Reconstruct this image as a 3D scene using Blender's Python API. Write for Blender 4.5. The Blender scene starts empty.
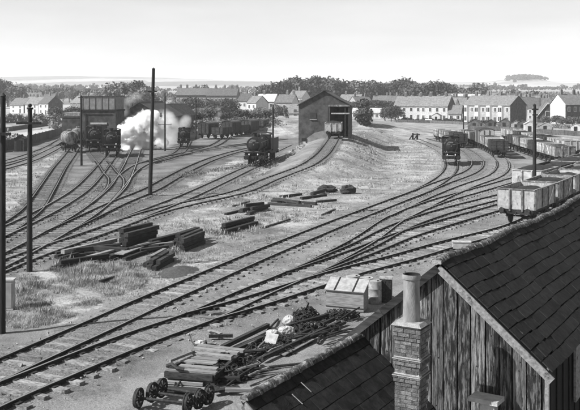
import bpy, bmesh, math, random
import numpy as np
from mathutils import Vector, Matrix
random.seed(7); rng = np.random.default_rng(7)
R = math.radians
SC = bpy.context.scene; COL = SC.collection
# ------------------------------------------------------------------ camera
F = 850.0; CX = 290.0; YH = 98.0; CZ = 8.7           # focal length and horizon in photograph pixels, eye height in metres
cam = bpy.data.cameras.new('camera'); camo = bpy.data.objects.new('camera', cam); COL.objects.link(camo)
cam.sensor_width = 36; cam.lens = 36 * F / 580; cam.shift_y = -(205 - YH) / 580
cam.clip_start = .1; cam.clip_end = 20000
camo.location = (0, 0, CZ); camo.rotation_euler = (R(90), 0, 0); SC.camera = camo
# ------------------------------------------------------------------ sky, sun, exposure
SUN_AZ = Vector((-.95, -.31)); SUN_EL = R(41)
world = bpy.data.worlds.new('World'); SC.world = world; world.use_nodes = True
nt = world.node_tree; nt.nodes.clear()
sky = nt.nodes.new('ShaderNodeTexSky'); sky.sky_type = 'NISHITA'; sky.sun_disc = False
sky.sun_elevation = SUN_EL; sky.sun_rotation = math.atan2(SUN_AZ.x, SUN_AZ.y)
sky.air_density = 1.0; sky.dust_density = .7; sky.ozone_density = 1.0
bw = nt.nodes.new('ShaderNodeRGBToBW')                # black and white film
tc = nt.nodes.new('ShaderNodeTexCoord'); mp = nt.nodes.new('ShaderNodeMapping'); mp.inputs['Scale'].default_value = (1.2, 1.2, 7)
cn = nt.nodes.new('ShaderNodeTexNoise'); cn.inputs['Scale'].default_value = 2.2; cn.inputs['Detail'].default_value = 7
cr = nt.nodes.new('ShaderNodeMapRange'); cr.inputs['From Min'].default_value = .4; cr.inputs['From Max'].default_value = .68
cr.inputs['To Min'].default_value = .98; cr.inputs['To Max'].default_value = 1.24
mu = nt.nodes.new('ShaderNodeMath'); mu.operation = 'MULTIPLY'
bg = nt.nodes.new('ShaderNodeBackground'); bg.inputs['Strength'].default_value = .083
wo = nt.nodes.new('ShaderNodeOutputWorld')
L = nt.links.new
L(sky.outputs[0], bw.inputs[0]); L(tc.outputs['Generated'], mp.inputs[0]); L(mp.outputs[0], cn.inputs[0]); L(cn.outputs[0], cr.inputs[0])
L(bw.outputs[0], mu.inputs[0]); L(cr.outputs[0], mu.inputs[1]); L(mu.outputs[0], bg.inputs[0]); L(bg.outputs[0], wo.inputs[0])
sun = bpy.data.lights.new('sun', 'SUN'); sun.energy = 5.0; sun.angle = R(.55); suno = bpy.data.objects.new('sun', sun); COL.objects.link(suno)
d = Vector((SUN_AZ.x * math.cos(SUN_EL), SUN_AZ.y * math.cos(SUN_EL), math.sin(SUN_EL)))
suno.rotation_euler = d.to_track_quat('Z', 'Y').to_euler(); suno.location = (-40, -10, 60)
vs = SC.view_settings; vs.view_transform = 'Standard'; vs.look = 'None'; vs.exposure = 0.68; vs.gamma = 1
SC.cycles.max_bounces = 10; SC.cycles.volume_bounces = 10; SC.cycles.transparent_max_bounces = 6
# ------------------------------------------------------------------ helpers
def G(px, py, z=.2):                                  # ground position of a photograph point at height z
    Y = F * (CZ - z) / (py - YH); return Vector(((px - CX) / F * Y, Y, z))
def W(px, py, Y):                                     # position of a photograph point at distance Y
    return Vector(((px - CX) / F * Y, Y, CZ - (py - YH) / F * Y))
def tag(o, label=None, cat=None, group=None, kind=None):
    if label: o['label'] = label
    if cat: o['category'] = cat
    if group: o['group'] = group
    if kind: o['kind'] = kind
    return o
def thing(name, label, cat, loc=(0, 0, 0), rz=0, group=None):
    o = bpy.data.objects.new(name, None); o.empty_display_size = .2; COL.objects.link(o)
    o.location = loc; o.rotation_euler = (0, 0, rz)
    return tag(o, label, cat, group)
def link_mesh(name, me, parent=None, loc=None, rot=None):
    o = bpy.data.objects.new(name, me); COL.objects.link(o)
    if parent is not None: o.parent = parent
    if loc is not None: o.location = loc
    if rot is not None: o.rotation_euler = rot
    return o
def copy_tree(o, parent=None):
    c = o.copy(); COL.objects.link(c); c.parent = parent
    for ch in list(o.children): copy_tree(ch, c)
    return c
class MB:
    def __init__(s): s.v = []; s.f = []; s.m = []; s.mi = 0
    def add(s, vs, fs):
        n = len(s.v); s.v += [tuple(v) for v in vs]
        for f in fs: s.f.append(tuple(i + n for i in f)); s.m.append(s.mi)
        return s
    def box(s, c, d, rz=0, M=None):
        hx, hy, hz = d[0] / 2, d[1] / 2, d[2] / 2
        vs = [Vector((x * hx, y * hy, z * hz)) for z in (-1, 1) for y in (-1, 1) for x in (-1, 1)]
        if M is not None: vs = [M @ v for v in vs]
        elif rz: m = Matrix.Rotation(rz, 3, 'Z'); vs = [m @ v for v in vs]
        c = Vector(c)
        return s.add([v + c for v in vs], [(0, 2, 3, 1), (4, 5, 7, 6), (0, 1, 5, 4), (2, 6, 7, 3), (0, 4, 6, 2), (1, 3, 7, 5)])
    def bar(s, a, b, w, h):                            # rectangular bar from a to b
        a = Vector(a); b = Vector(b); y = (b - a); l = y.length; y.normalize()
        x = y.cross(Vector((0, 0, 1)))
        if x.length < 1e-4: x = Vector((1, 0, 0))
        x.normalize(); z = x.cross(y)
        return s.box((a + b) / 2, (w, l, h), M=Matrix((x, y, z)).transposed())
    def cyl(s, a, b, r0, r1=None, n=12, caps=True):
        a = Vector(a); b = Vector(b); r1 = r0 if r1 is None else r1
        y = (b - a).normalized(); x = y.orthogonal().normalized(); z = x.cross(y)
        vs = []
        for p, r in ((a, r0), (b, r1)):
            for i in range(n):
                t = 2 * math.pi * i / n; vs.append(p + x * r * math.cos(t) + z * r * math.sin(t))
        fs = [(i, i + n, (i + 1) % n + n, (i + 1) % n) for i in range(n)]
        if caps: fs += [tuple(range(n)), tuple(range(2 * n - 1, n - 1, -1))]
        return s.add(vs, fs)
    def tube(s, pts, r, n=8, radii=None):
        pts = [Vector(p) for p in pts]; vs = []; k = len(pts)
        for i, p in enumerate(pts):
            t = (pts[min(i + 1, k - 1)] - pts[max(i - 1, 0)]).normalized()
            x = t.cross(Vector((0, 0, 1)))
            if x.length < .05: x = t.cross(Vector((0, 1, 0)))
            x.normalize(); z = x.cross(t); q = radii[i] if radii else r
            for j in range(n):
                a = 2 * math.pi * j / n; vs.append(p + x * q * math.cos(a) + z * q * math.sin(a))
        fs = [(i * n + j, i * n + (j + 1) % n, (i + 1) * n + (j + 1) % n, (i + 1) * n + j) for i in range(k - 1) for j in range(n)]
        fs += [tuple(range(n - 1, -1, -1)), tuple(range((k - 1) * n, k * n))]
        return s.add(vs, fs)
    def prism(s, prof, a, b, up=(0, 0, 1)):            # profile (u, w) swept straight from a to b; u is to the right, w is up
        a = Vector(a); b = Vector(b); y = (b - a).normalized(); x = y.cross(Vector(up)).normalized(); z = x.cross(y); n = len(prof)
        vs = [p + x * u + z * w for p in (a, b) for u, w in prof]
        return s.add(vs, [(i, (i + 1) % n, (i + 1) % n + n, i + n) for i in range(n)] + [tuple(range(n - 1, -1, -1)), tuple(range(n, 2 * n))])
    def sphere(s, c, r, nu=10, nv=7, jit=0):
        c = Vector(c); r = Vector(r) if hasattr(r, '__len__') else Vector((r, r, r)); vs = [c + Vector((0, 0, -r.z))]
        for j in range(1, nv):
            p = -math.pi / 2 + math.pi * j / nv
            for i in range(nu):
                t = 2 * math.pi * i / nu; q = 1 + random.uniform(-jit, jit)
                vs.append(c + Vector((r.x * math.cos(p) * math.cos(t), r.y * math.cos(p) * math.sin(t), r.z * math.sin(p))) * 1 * q if not jit else c + Vector((r.x * math.cos(p) * math.cos(t), r.y * math.cos(p) * math.sin(t), r.z * math.sin(p))) * q)
        vs.append(c + Vector((0, 0, r.z))); fs = []
        for i in range(nu):
            k = (i + 1) % nu; fs.append((0, k + 1, i + 1))
            for j in range(nv - 2): fs.append((1 + j * nu + i, 1 + j * nu + k, 1 + (j + 1) * nu + k, 1 + (j + 1) * nu + i))
            fs.append((len(vs) - 1, 1 + (nv - 2) * nu + i, 1 + (nv - 2) * nu + k))
        return s.add(vs, fs)
    def mesh(s, name, mats, smooth=False, fix=True):
        me = bpy.data.meshes.new(name); me.from_pydata(s.v, [], s.f)
        for m in (mats if isinstance(mats, (list, tuple)) else [mats]): me.materials.append(m)
        if max(s.m, default=0) > 0: me.polygons.foreach_set('material_index', s.m)
        if fix:
            bm = bmesh.new(); bm.from_mesh(me); bmesh.ops.recalc_face_normals(bm, faces=bm.faces); bm.to_mesh(me); bm.free()
        if smooth:
            me.polygons.foreach_set('use_smooth', [True] * len(me.polygons))
            try: me.set_sharp_from_angle(angle=R(38))
            except Exception: pass
        me.update(); return me
    def build(s, name, mats, parent=None, smooth=False, loc=None, rot=None, fix=True):
        return link_mesh(name, s.mesh(name, mats, smooth, fix), parent, loc, rot)
MATS = {}
def mat(name, lo, hi, scale=6, rough=.85, metal=0, bump=.15, bscale=40, stretch=(1, 1, 1), ov=.0, detail=7, pos=(.35, .68), spec=.3, scratch=None):
    """two-tone procedural surface: noise between lo and hi, fine relief, ov = brightness spread from object to object"""
    m = bpy.data.materials.new(name); m.use_nodes = True; n = m.node_tree.nodes; l = m.node_tree.links.new
    b = n['Principled BSDF']; b.inputs['Roughness'].default_value = rough; b.inputs['Metallic'].default_value = metal
    b.inputs['Specular IOR Level'].default_value = spec
    t = n.new('ShaderNodeTexCoord'); oi = n.new('ShaderNodeObjectInfo'); mp = n.new('ShaderNodeMapping'); mp.inputs['Scale'].default_value = stretch
    sh = n.new('ShaderNodeVectorMath'); sh.operation = 'MULTIPLY_ADD'; l(oi.outputs['Random'], sh.inputs[0]); sh.inputs[1].default_value = (37, 53, 71); l(t.outputs['Object'], sh.inputs[2])
    l(sh.outputs[0], mp.inputs[0])
    no = n.new('ShaderNodeTexNoise'); no.inputs['Scale'].default_value = scale; no.inputs['Detail'].default_value = detail; no.inputs['Roughness'].default_value = .62; l(mp.outputs[0], no.inputs[0])
    r = n.new('ShaderNodeMapRange'); r.inputs['From Min'].default_value = pos[0]; r.inputs['From Max'].default_value = pos[1]; r.inputs['To Min'].default_value = lo; r.inputs['To Max'].default_value = hi; l(no.outputs[0], r.inputs[0])
    out = r.outputs[0]
    if scratch:                                       # (lo threshold, hi threshold, value, scale, stretch): patches of another tone
        m2 = n.new('ShaderNodeMapping'); m2.inputs['Scale'].default_value = scratch[4]; l(sh.outputs[0], m2.inputs[0])
        n2 = n.new('ShaderNodeTexNoise'); n2.inputs['Scale'].default_value = scratch[3]; n2.inputs['Detail'].default_value = 8; n2.inputs['Roughness'].default_value = .7; l(m2.outputs[0], n2.inputs[0])
        r2 = n.new('ShaderNodeMapRange'); r2.inputs['From Min'].default_value = scratch[0]; r2.inputs['From Max'].default_value = scratch[1]; l(n2.outputs[0], r2.inputs[0])
        mx = n.new('ShaderNodeMix'); l(r2.outputs[0], mx.inputs[0]); l(out, mx.inputs[2]); mx.inputs[3].default_value = scratch[2]; out = mx.outputs[0]
    if ov:
        q = n.new('ShaderNodeMapRange'); q.inputs['To Min'].default_value = 1 - ov; q.inputs['To Max'].default_value = 1 + ov; l(oi.outputs['Random'], q.inputs[0])
        x = n.new('ShaderNodeMath'); x.operation = 'MULTIPLY'; l(out, x.inputs[0]); l(q.outputs[0], x.inputs[1]); out = x.outputs[0]
    l(out, b.inputs['Base Color'])
    if bump:
        bn = n.new('ShaderNodeTexNoise'); bn.inputs['Scale'].default_value = bscale; bn.inputs['Detail'].default_value = 5; l(mp.outputs[0], bn.inputs[0])
        bu = n.new('ShaderNodeBump'); bu.inputs['Strength'].default_value = bump; bu.inputs['Distance'].default_value = .05; l(bn.outputs[0], bu.inputs['Height']); l(bu.outputs[0], b.inputs['Normal'])
    MATS[name] = m; return m
M_rail = mat('rusty_rail', .015, .045, 9, .8)
M_railtop = mat('polished_rail_head', .45, .7, 3, .28, .9, 0)
M_railtop2 = mat('dull_rail_head', .22, .38, 3, .42, .8, 0)
M_sleeper = mat('weathered_sleeper', .1, .4, 5, .95, ov=.35, bump=.5, stretch=(1, 5, 4), scratch=(.55, .66, .06, 2.5, (1, 2, 1)))
M_baulk = mat('old_creosoted_timber', .012, .06, 3, .9, ov=.35, bump=.5, stretch=(.6, 6, 6))
M_baulk_pale = mat('bleached_timber', .14, .36, 3, .9, ov=.2, bump=.4, stretch=(.6, 7, 7))
M_pole = mat('creosoted_pole', .008, .03, 5, .85, stretch=(4, 4, .5))
M_iron = mat('rusty_iron', .012, .05, 12, .7, .2, .4)
M_black = mat('sooty_black_paint', .006, .02, 4, .62, 0, .15, spec=.35)
M_soot_shade = mat('soot_and_shade', .008, .02, 6, .9)  # soot, and the painted dark of the tank building opening
M_steel = mat('pale_grey_steel', .26, .46, 3, .75, ov=.12, scratch=(.54, .64, .09, 2.6, (1.6, 1.6, .5)))
M_wagonwood = mat('pale_wagon_planks', .2, .46, 4, .85, ov=.4, stretch=(3, .5, 4), scratch=(.58, .7, .16, 3, (2, 1, 1)))
M_wagondark = mat('dark_wagon_planks', .02, .065, 4, .85, ov=.3)
M_wagonrust = mat('rust_grey_wagon_steel', .08, .24, 4, .8, ov=.3, scratch=(.52, .64, .4, 3, (1, 1, .5)))
M_coal = mat('coal', .008, .05, 20, .6, bump=.8, bscale=14)
M_white = mat('white_mark_paint', .75, .82, 4, .6, bump=0)
M_tank = mat('dirty_tank_paint', .12, .4, 3, .5, ov=.1, stretch=(1, 1, .4), scratch=(.46, .6, .03, 2, (1, 1, .4)))
M_slate = mat('dark_roof_slate', .022, .038, 7, .95, ov=.17, bump=.35, bscale=30, spec=.08, scratch=(.66, .72, .12, 6, (1, 1, 1)))
M_slate2 = mat('small_roof_slate', .014, .034, 6, .92, ov=.26, bump=.3, spec=.1, scratch=(.66, .72, .1, 6, (1, 1, 1)))
M_ridge = mat('mossy_ridge_tile', .03, .12, 6, .9, ov=.25, bump=.5, scratch=(.5, .62, .3, 9, (1, 1, 1)))
M_mortar = mat('pale_mortar', .2, .36, 10, .95, bump=.5)
M_brick = mat('chimney_brick', .07, .18, 9, .92, ov=.35, bump=.5, scratch=(.6, .72, .05, 5, (1, 1, 1)))
M_pot = mat('stained_clay_pot', .15, .3, 4, .85, bump=.3, stretch=(2, 2, .5), scratch=(.55, .66, .1, 3, (1, 1, .5)))
M_planks = [mat('peeling_board', .03, .27, 5, .95, ov=.3, bump=.7, bscale=20, stretch=(11, 11, .55), pos=(.38, .62), scratch=(a_, a_ + .1, .018, b_, (6.5, 6.5, .75))) for a_, b_ in ((.46, 3.0), (.5, 2.2), (.43, 4.0), (.54, 3.4))]
M_barge = mat('weathered_bargeboard', .14, .3, 5, .9, bump=.4, stretch=(3, 3, 3), scratch=(.58, .66, .06, 4, (1, 1, 1)))
M_dark = mat('tar_and_shade_board', .004, .010, 5, .9)  # near-black: roof tar, and shade put into side walls and board gaps
M_stone = mat('pale_stone', .3, .5, 5, .9, bump=.4)
M_sack = mat('dusty_white_sacking', .3, .5, 4, .95, bump=.5, bscale=14)
M_crate = mat('grey_box_boards', .16, .34, 4, .9, ov=.1, bump=.4, stretch=(.7, 5, 5))
M_lid = mat('felted_box_lid', .24, .42, 5, .8, bump=.3)
M_drum = mat('oil_drum_paint', .2, .42, 5, .6, scratch=(.55, .66, .06, 4, (1, 1, 1)))
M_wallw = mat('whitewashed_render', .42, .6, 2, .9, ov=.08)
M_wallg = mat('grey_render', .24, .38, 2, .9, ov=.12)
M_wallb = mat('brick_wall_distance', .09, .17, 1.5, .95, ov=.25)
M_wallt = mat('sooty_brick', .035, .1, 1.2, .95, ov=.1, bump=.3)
M_patch = mat('pale_patch_brick', .16, .26, 1.2, .95)
M_roof = mat('tiled_roof_distance', .1, .19, 1.5, .9, ov=.3)
M_roofd = mat('slate_roof_distance', .05, .1, 1.5, .85, ov=.25)
M_roofp = mat('pale_sheet_roof', .36, .52, 1.0, .8, ov=.1)
M_glass = mat('window_glass', .02, .04, 2, .15, bump=0, spec=.6)
M_frame = mat('window_frame_paint', .6, .75, 3, .6, bump=0)
M_brickpot = mat('clay_pots_distance', .2, .35, 3, .9, ov=.2)
M_watertank = mat('riveted_tank_plate', .14, .24, 2, .7, scratch=(.52, .66, .1, 1.2, (1, 1, .3)))
M_leaf = mat('tree_leaves', .022, .085, .7, .8, bump=0, ov=.3, pos=(.3, .7))
M_leaf2 = mat('pale_tree_leaves', .08, .2, .7, .8, bump=0, ov=.3, pos=(.3, .7))
M_bark = mat('bark', .04, .1, 5, .95)
M_grass = mat('dry_grass_blades', .1, .55, .9, .8, bump=0, pos=(.3, .68))
M_weed = mat('dock_weed_leaves', .08, .42, 3, .75, bump=0, pos=(.3, .7))
M_concrete = mat('concrete', .28, .42, 3, .9)
M_wallstone = mat('dark_boundary_boards', .05, .12, 2, .9, ov=.3)
M_gravel = mat('loose_ballast_stone', .08, .42, 9, .95, bump=0, pos=(.3, .7))
# ------------------------------------------------------------------ tracks: courses
def smooth_path(pts, step=1.0):
    P = [Vector(p) for p in pts]; P = [P[0] * 2 - P[1]] + P + [P[-1] * 2 - P[-2]]; out = []
    for i in range(1, len(P) - 2):
        p0, p1, p2, p3 = P[i - 1:i + 3]; n = max(4, int((p2 - p1).length / .4))
        t0 = 0; t1 = t0 + (p1 - p0).length ** .5; t2 = t1 + (p2 - p1).length ** .5; t3 = t2 + (p3 - p2).length ** .5
        for k in range(n):
            t = t1 + (t2 - t1) * k / n
            a1 = p0 * ((t1 - t) / (t1 - t0)) + p1 * ((t - t0) / (t1 - t0)); a2 = p1 * ((t2 - t) / (t2 - t1)) + p2 * ((t - t1) / (t2 - t1)); a3 = p2 * ((t3 - t) / (t3 - t2)) + p3 * ((t - t2) / (t3 - t2))
            b1 = a1 * ((t2 - t) / (t2 - t0)) + a2 * ((t - t0) / (t2 - t0)); b2 = a2 * ((t3 - t) / (t3 - t1)) + a3 * ((t - t1) / (t3 - t1))
            out.append(b1 * ((t2 - t) / (t2 - t1)) + b2 * ((t - t1) / (t2 - t1)))
    out.append(P[-2])
    for _ in range(6):
        out = [out[0]] + [(out[i - 1] + out[i] * 2 + out[i + 1]) / 4 for i in range(1, len(out) - 1)] + [out[-1]]
    res = [out[0]]; acc = 0
    for a, b in zip(out, out[1:]):
        seg = (b - a).length
        while acc + seg >= step:
            f = (step - acc) / seg; a = a.lerp(b, f); res.append(a.copy()); seg = (b - a).length; acc = 0
        acc += seg
    return res
# photograph points along the middle of each track (x, y[, height of the rail head])
TR = [
 ('T1', [(-45, 389), (0, 368.5), (50, 346), (100, 324), (150, 301), (200, 279.5), (250, 258), (300, 237.5), (350, 217.5), (400, 198.3), (425, 188), (440, 179.5), (448, 173), (451.7, 166), (450, 159), (443, 151.5), (430, 144.5), (416, 139)], 1, 'long railway track from lower left, curving to the small tank engine'),
 ('b', [(400, 198.3), (420, 191), (440, 182.8), (458, 176.5), (470, 171.5), (477, 165.5), (476, 158), (466, 150), (448, 143), (430, 138)], 1, 'siding track curving just right of the small tank engine'),
 ('T2d', [(-45, 413.5), (0, 393), (50, 372.5), (100, 352), (150, 333), (200, 315.8), (250, 293.5), (300, 272.5), (333, 256), (363, 240), (400, 215.5), (440, 200), (470, 191.5), (498.5, 183.5), (520, 177), (545, 169.5), (575, 161), (600, 154)], 1, 'track past the wheelsets and scrap, running up behind the nearest mineral wagons'),
 ('c', [(400, 216), (418, 207.5), (440, 196.8), (471, 184), (490, 177.5), (499, 172.5), (503.5, 165.5), (501, 159), (492, 152), (478, 146), (460, 140), (440, 134)], 1, 'siding track bending back under the dark-ended wagon row'),
 ('e', [(300, 272.8), (333, 258), (365, 244), (400, 226), (440, 212), (498.5, 196.5), (540, 186), (580, 176), (610, 169)], 0, 'middle track of the three straight yard roads below the curve'),
 ('f', [(300, 273), (333, 261.5), (365, 250), (400, 236), (440, 223.5), (498.5, 206.7), (530, 197), (560, 187), (590, 177), (615, 169)], 0, 'lower track of the three straight yard roads, under the second wagon row'),
 ('g', [(200, 315.8), (250, 302), (300, 286), (350, 270.5), (400, 257.5), (450, 243), (500, 230.5), (515, 226), (535, 217.5), (560, 205), (590, 190)], 1, 'track passing behind the lidded box to the nearest pale mineral wagon'),
 ('h', [(615, 170), (575, 158), (545, 150), (515, 142.5), (490, 136), (470, 132)], 0, 'far siding under the pale wagon row below the terrace gardens'),
 ('h2', [(615, 181), (580, 170), (550, 160.5), (520, 150.5), (495, 142), (478, 137)], 0, 'siding under the mixed wagon row between the curve and the far row'),
 ('LE', [(-45, 286), (2, 265.6), (32, 254), (65, 242.5), (100, 230.5), (150, 212.5), (185, 203.5), (240, 191, .25), (272, 178, .45), (305, 165.4, 1.2), (320, 155.6, 1.8), (328, 146.5, 2.25), (333.5, 138.2, 2.55), (338, 131, 2.6)], 2, 'track climbing the grass bank into the coal stage'),
 ('LD', [(80, 237.5), (100, 230.3), (150, 210.5), (189, 195), (222, 180), (240, 171.5), (256, 164.5), (275, 155), (294, 145.5), (308, 140)], 2, 'track under the big tender engine'),
 ('LB', [(-45, 282), (2, 261), (56, 232), (80, 218), (100, 203.5), (118, 187), (128, 169), (134, 154.6), (137, 147)], 2, 'track leading up to the white steam cloud'),
 ('LC', [(56, 232), (80, 220.5), (117, 203), (150, 189.5), (170, 178.5), (190, 168), (214, 158), (240, 150.5), (272, 144)], 0, 'worn track fading out in weeds between pole and big engine'),
 ('LF', [(100, 203.6), (115, 188), (125, 176.5), (133, 169), (146, 162.5), (170, 155.8), (200, 150.5), (240, 144.5), (285, 138.5)], 2, 'track sweeping right in an arc below the steam'),
 ('LA', [(-45, 253), (2, 232), (27, 220.5), (55, 206), (80, 190), (97, 173), (106, 162), (111, 156), (115, 149), (118, 144)], 2, 'track leading up to the engine standing in the steam'),
 ('S', [(93, 146), (94, 151.5), (99, 158), (105, 165), (110, 172), (116, 179), (114, 189), (103, 200.5)], 2, 'short crossover track with an S bend below the two engines'),
 ('LG', [(8, 228), (32, 210), (46, 190), (60, 167.5), (70.5, 154), (75, 147)], 0, 'weedy siding leading to the tank wagons'),
 ('LH', [(-45, 172), (0, 163), (25, 156), (47, 147.8), (58, 141.5), (66, 136.5)], 2, 'pair of rails curving in from the left edge beyond the weeds'),
 ('LI', [(-45, 178), (0, 168.5), (28, 160.5), (49, 151), (62, 143.5)], 2, 'second pair of rails at the left edge nearer the weeds'),
 ('LJ', [(146, 163), (165, 158.5), (178, 153), (184, 147), (187, 141)], 0, 'short siding track to the smoking small engine'),
 ('LK', [(165, 158), (190, 152), (212, 146), (222, 140.5), (228, 136)], 0, 'siding track up to the dark van row'),
]
PATH = {}
for k, pts, used, lab in TR:
    wp = [G(*p) for p in pts]
    if k in ('T1', 'T2d', 'LE', 'LB', 'LA', 'LH', 'LI', 'h', 'h2'): wp.insert(0, wp[0] + (wp[0] - wp[1]).normalized() * 18)   # the lines run on past the frame
    if k in ('T2d', 'e', 'f', 'g'): wp.append(wp[-1] + (wp[-1] - wp[-2]).normalized() * 18)
    PATH[k] = smooth_path(wp, .75)
def at_path(k, px):                                    # index of the path sample seen at column px, the farthest-down one
    return min(range(len(PATH[k])), key=lambda i: abs(PATH[k][i].x / PATH[k][i].y * F + CX - px))
allp = np.array([tuple(p) for k in PATH for p in PATH[k]])
emb = np.array([tuple(p) for p in PATH['LE'] if p.z > .22] + [(p.x, p.y, p.z) for p in [PATH['LE'][-1] + Vector((.35 * j, 1.0 * j, 0)) for j in range(1, 22)]])
def smst(a, b, x): t = np.clip((x - a) / (b - a), 0, 1); return t * t * (3 - 2 * t)
def wob(x, y, s): return np.sin(x / s + 1.3) * np.cos(y / s * 1.17 + .4) + .5 * np.sin(x / s * 2.3 + y / s * 1.9)
def terrain(x, y):
    x = np.asarray(x, float); y = np.asarray(y, float); z = np.zeros_like(x)
    near = (y > 70) & (y < 190) & (np.abs(x) < 60)
    if near.any():
        xx = x[near]; yy = y[near]; e = np.zeros_like(xx)
        for (a, b, c) in emb:
            dd = np.hypot(xx - a, yy - b); e = np.maximum(e, c - .40 - np.maximum(0, dd - 2.4) * .36)
        z[near] = e
    bank = smst(196, 210, y) * smst(-62, -44, x) * (1 - smst(14, 40, x + 0 * y)) * 3.2 * (1 - smst(260, 330, y))
    z += bank
    z += np.interp(y, [330, 420, 600, 1000, 2000, 3600, 5200, 9000], [0, 1.0, 3.5, 12, 40, 74, 74, 0])
    z += smst(900, 2500, y) * 5 * wob(x, y, 420) + smst(250, 700, y) * .6 * wob(x, y, 90)
    z += 14 * np.exp(-(((x - 605) / 55) ** 2 + ((y - 2200) / 160) ** 2) ** 1.5)
    z += 22 * np.exp(-(((x + 700) / 500) ** 2 + ((y - 2300) / 400) ** 2))
    return z
def TZ(x, y): return float(terrain(np.array([x]), np.array([y]))[0])
# ------------------------------------------------------------------ ground sheet
def poly_px(pts): return np.array([tuple(G(px, py, 0))[:2] for px, py in pts])
def inside(poly, x, y):
    c = np.zeros(x.shape, bool); n = len(poly)
    for i in range(n):
        x1, y1 = poly[i]; x2, y2 = poly[(i + 1) % n]
        hit = ((y1 > y) != (y2 > y)) & (x < (x2 - x1) * (y - y1) / (y2 - y1 + 1e-12) + x1); c ^= hit
    return c
GR = [poly_px(p) for p in (
 [(8, 277), (60, 266), (100, 250), (150, 226), (190, 212), (245, 198), (275, 186), (303, 175), (318, 165), (332, 150), (346, 138), (362, 130), (395, 121), (480, 124), (440, 130.5), (424, 140), (440, 150), (446, 157), (443, 170), (425, 181), (400, 190), (350, 208), (300, 228), (250, 249), (200, 270), (150, 291), (100, 310), (60, 326), (20, 329), (6, 318)],
 [(150, 209), (190, 198), (222, 187), (244, 178), (262, 168), (285, 158), (300, 150), (312, 150), (300, 160), (270, 171), (235, 186), (185, 201)],
 [(-40, 186), (0, 171), (20, 164), (45, 157), (63, 152), (52, 172), (30, 192), (14, 212), (0, 220), (-40, 236)],
 [(172, 196), (190, 184), (215, 168), (240, 158), (252, 158), (235, 168), (210, 182), (190, 191)])]
DK = poly_px([(-300, 330), (8, 280), (100, 252), (190, 212), (262, 182), (306, 155), (300, 131), (-300, 131)])
xs = np.concatenate([-np.geomspace(75, 7000, 46)[::-1], np.arange(-74.4, 74.6, .62), np.geomspace(75, 7000, 46)])
ys = np.concatenate([[-60, -30, -10, 2], np.arange(8, 172, .62), np.geomspace(172.5, 9500, 85)])
X, Y = np.meshgrid(xs, ys); Z = terrain(X, Y)
nearm = (Y < 180)
Z = Z + np.where(nearm, .018 * wob(X, Y, .9) + .03 * wob(X + 7, Y, 3.1), 0)
def track_dist(x, y):
    out = np.full(x.shape, 99.0)
    for k in PATH:
        p = np.array([tuple(q)[:2] for q in PATH[k]]); lo = p.min(0) - 4; hi = p.max(0) + 4
        m = (x > lo[0]) & (x < hi[0]) & (y > lo[1]) & (y < hi[1])
        if m.any():
            q = np.stack([x[m], y[m]], 1); dd = np.full(len(q), 99.0)
            for a in range(0, len(p), 60):
                dd = np.minimum(dd, np.sqrt(((q[:, None, :] - p[None, a:a + 60, :]) ** 2).sum(2)).min(1))
            out[m] = np.minimum(out[m], dd)
    return out
TD = track_dist(X, Y)
Z = Z + np.where(nearm, .062 * (1 - smst(1.15, 1.9, TD)), 0)
grass = np.zeros_like(X)
for p in GR: grass = np.maximum(grass, inside(p, X, Y))
grass = np.maximum(grass, smst(178, 196, Y))
grass = grass * np.where(Y < 100, smst(1.3, 2.1, TD), np.where(Y < 170, .35 + .65 * smst(1.0, 2.0, TD), 1))
dark = np.where(inside(DK, X, Y), 1.0, 0.0)
def blur(a):
    for _ in range(2):
        a = (a + np.roll(a, 1, 0) + np.roll(a, -1, 0) + np.roll(a, 1, 1) + np.roll(a, -1, 1)) / 5
    return a
grass = blur(grass); dark = blur(blur(dark))
nx, ny = len(xs), len(ys)
me = bpy.data.meshes.new('ground'); idx = np.arange(nx * ny).reshape(ny, nx)
quads = np.stack([idx[:-1, :-1], idx[:-1, 1:], idx[1:, 1:], idx[1:, :-1]], -1).reshape(-1, 4)
me.vertices.add(nx * ny); me.vertices.foreach_set('co', np.stack([X, Y, Z], -1).astype('f').ravel())
me.loops.add(quads.size); me.loops.foreach_set('vertex_index', quads.ravel().astype('i'))
me.polygons.add(len(quads)); me.polygons.foreach_set('loop_start', np.arange(0, quads.size, 4, dtype='i')); me.polygons.foreach_set('loop_total', np.full(len(quads), 4, 'i'))
me.polygons.foreach_set('use_smooth', np.ones(len(quads), bool))
for nm, a in (('grass', grass), ('ash', dark), ('trackbed', np.clip(1 - (TD - 1.0) / .9, 0, 1))):
    at = me.attributes.new(nm, 'FLOAT', 'POINT'); at.data.foreach_set('value', a.astype('f').ravel())
me.update(calc_edges=True)
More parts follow.
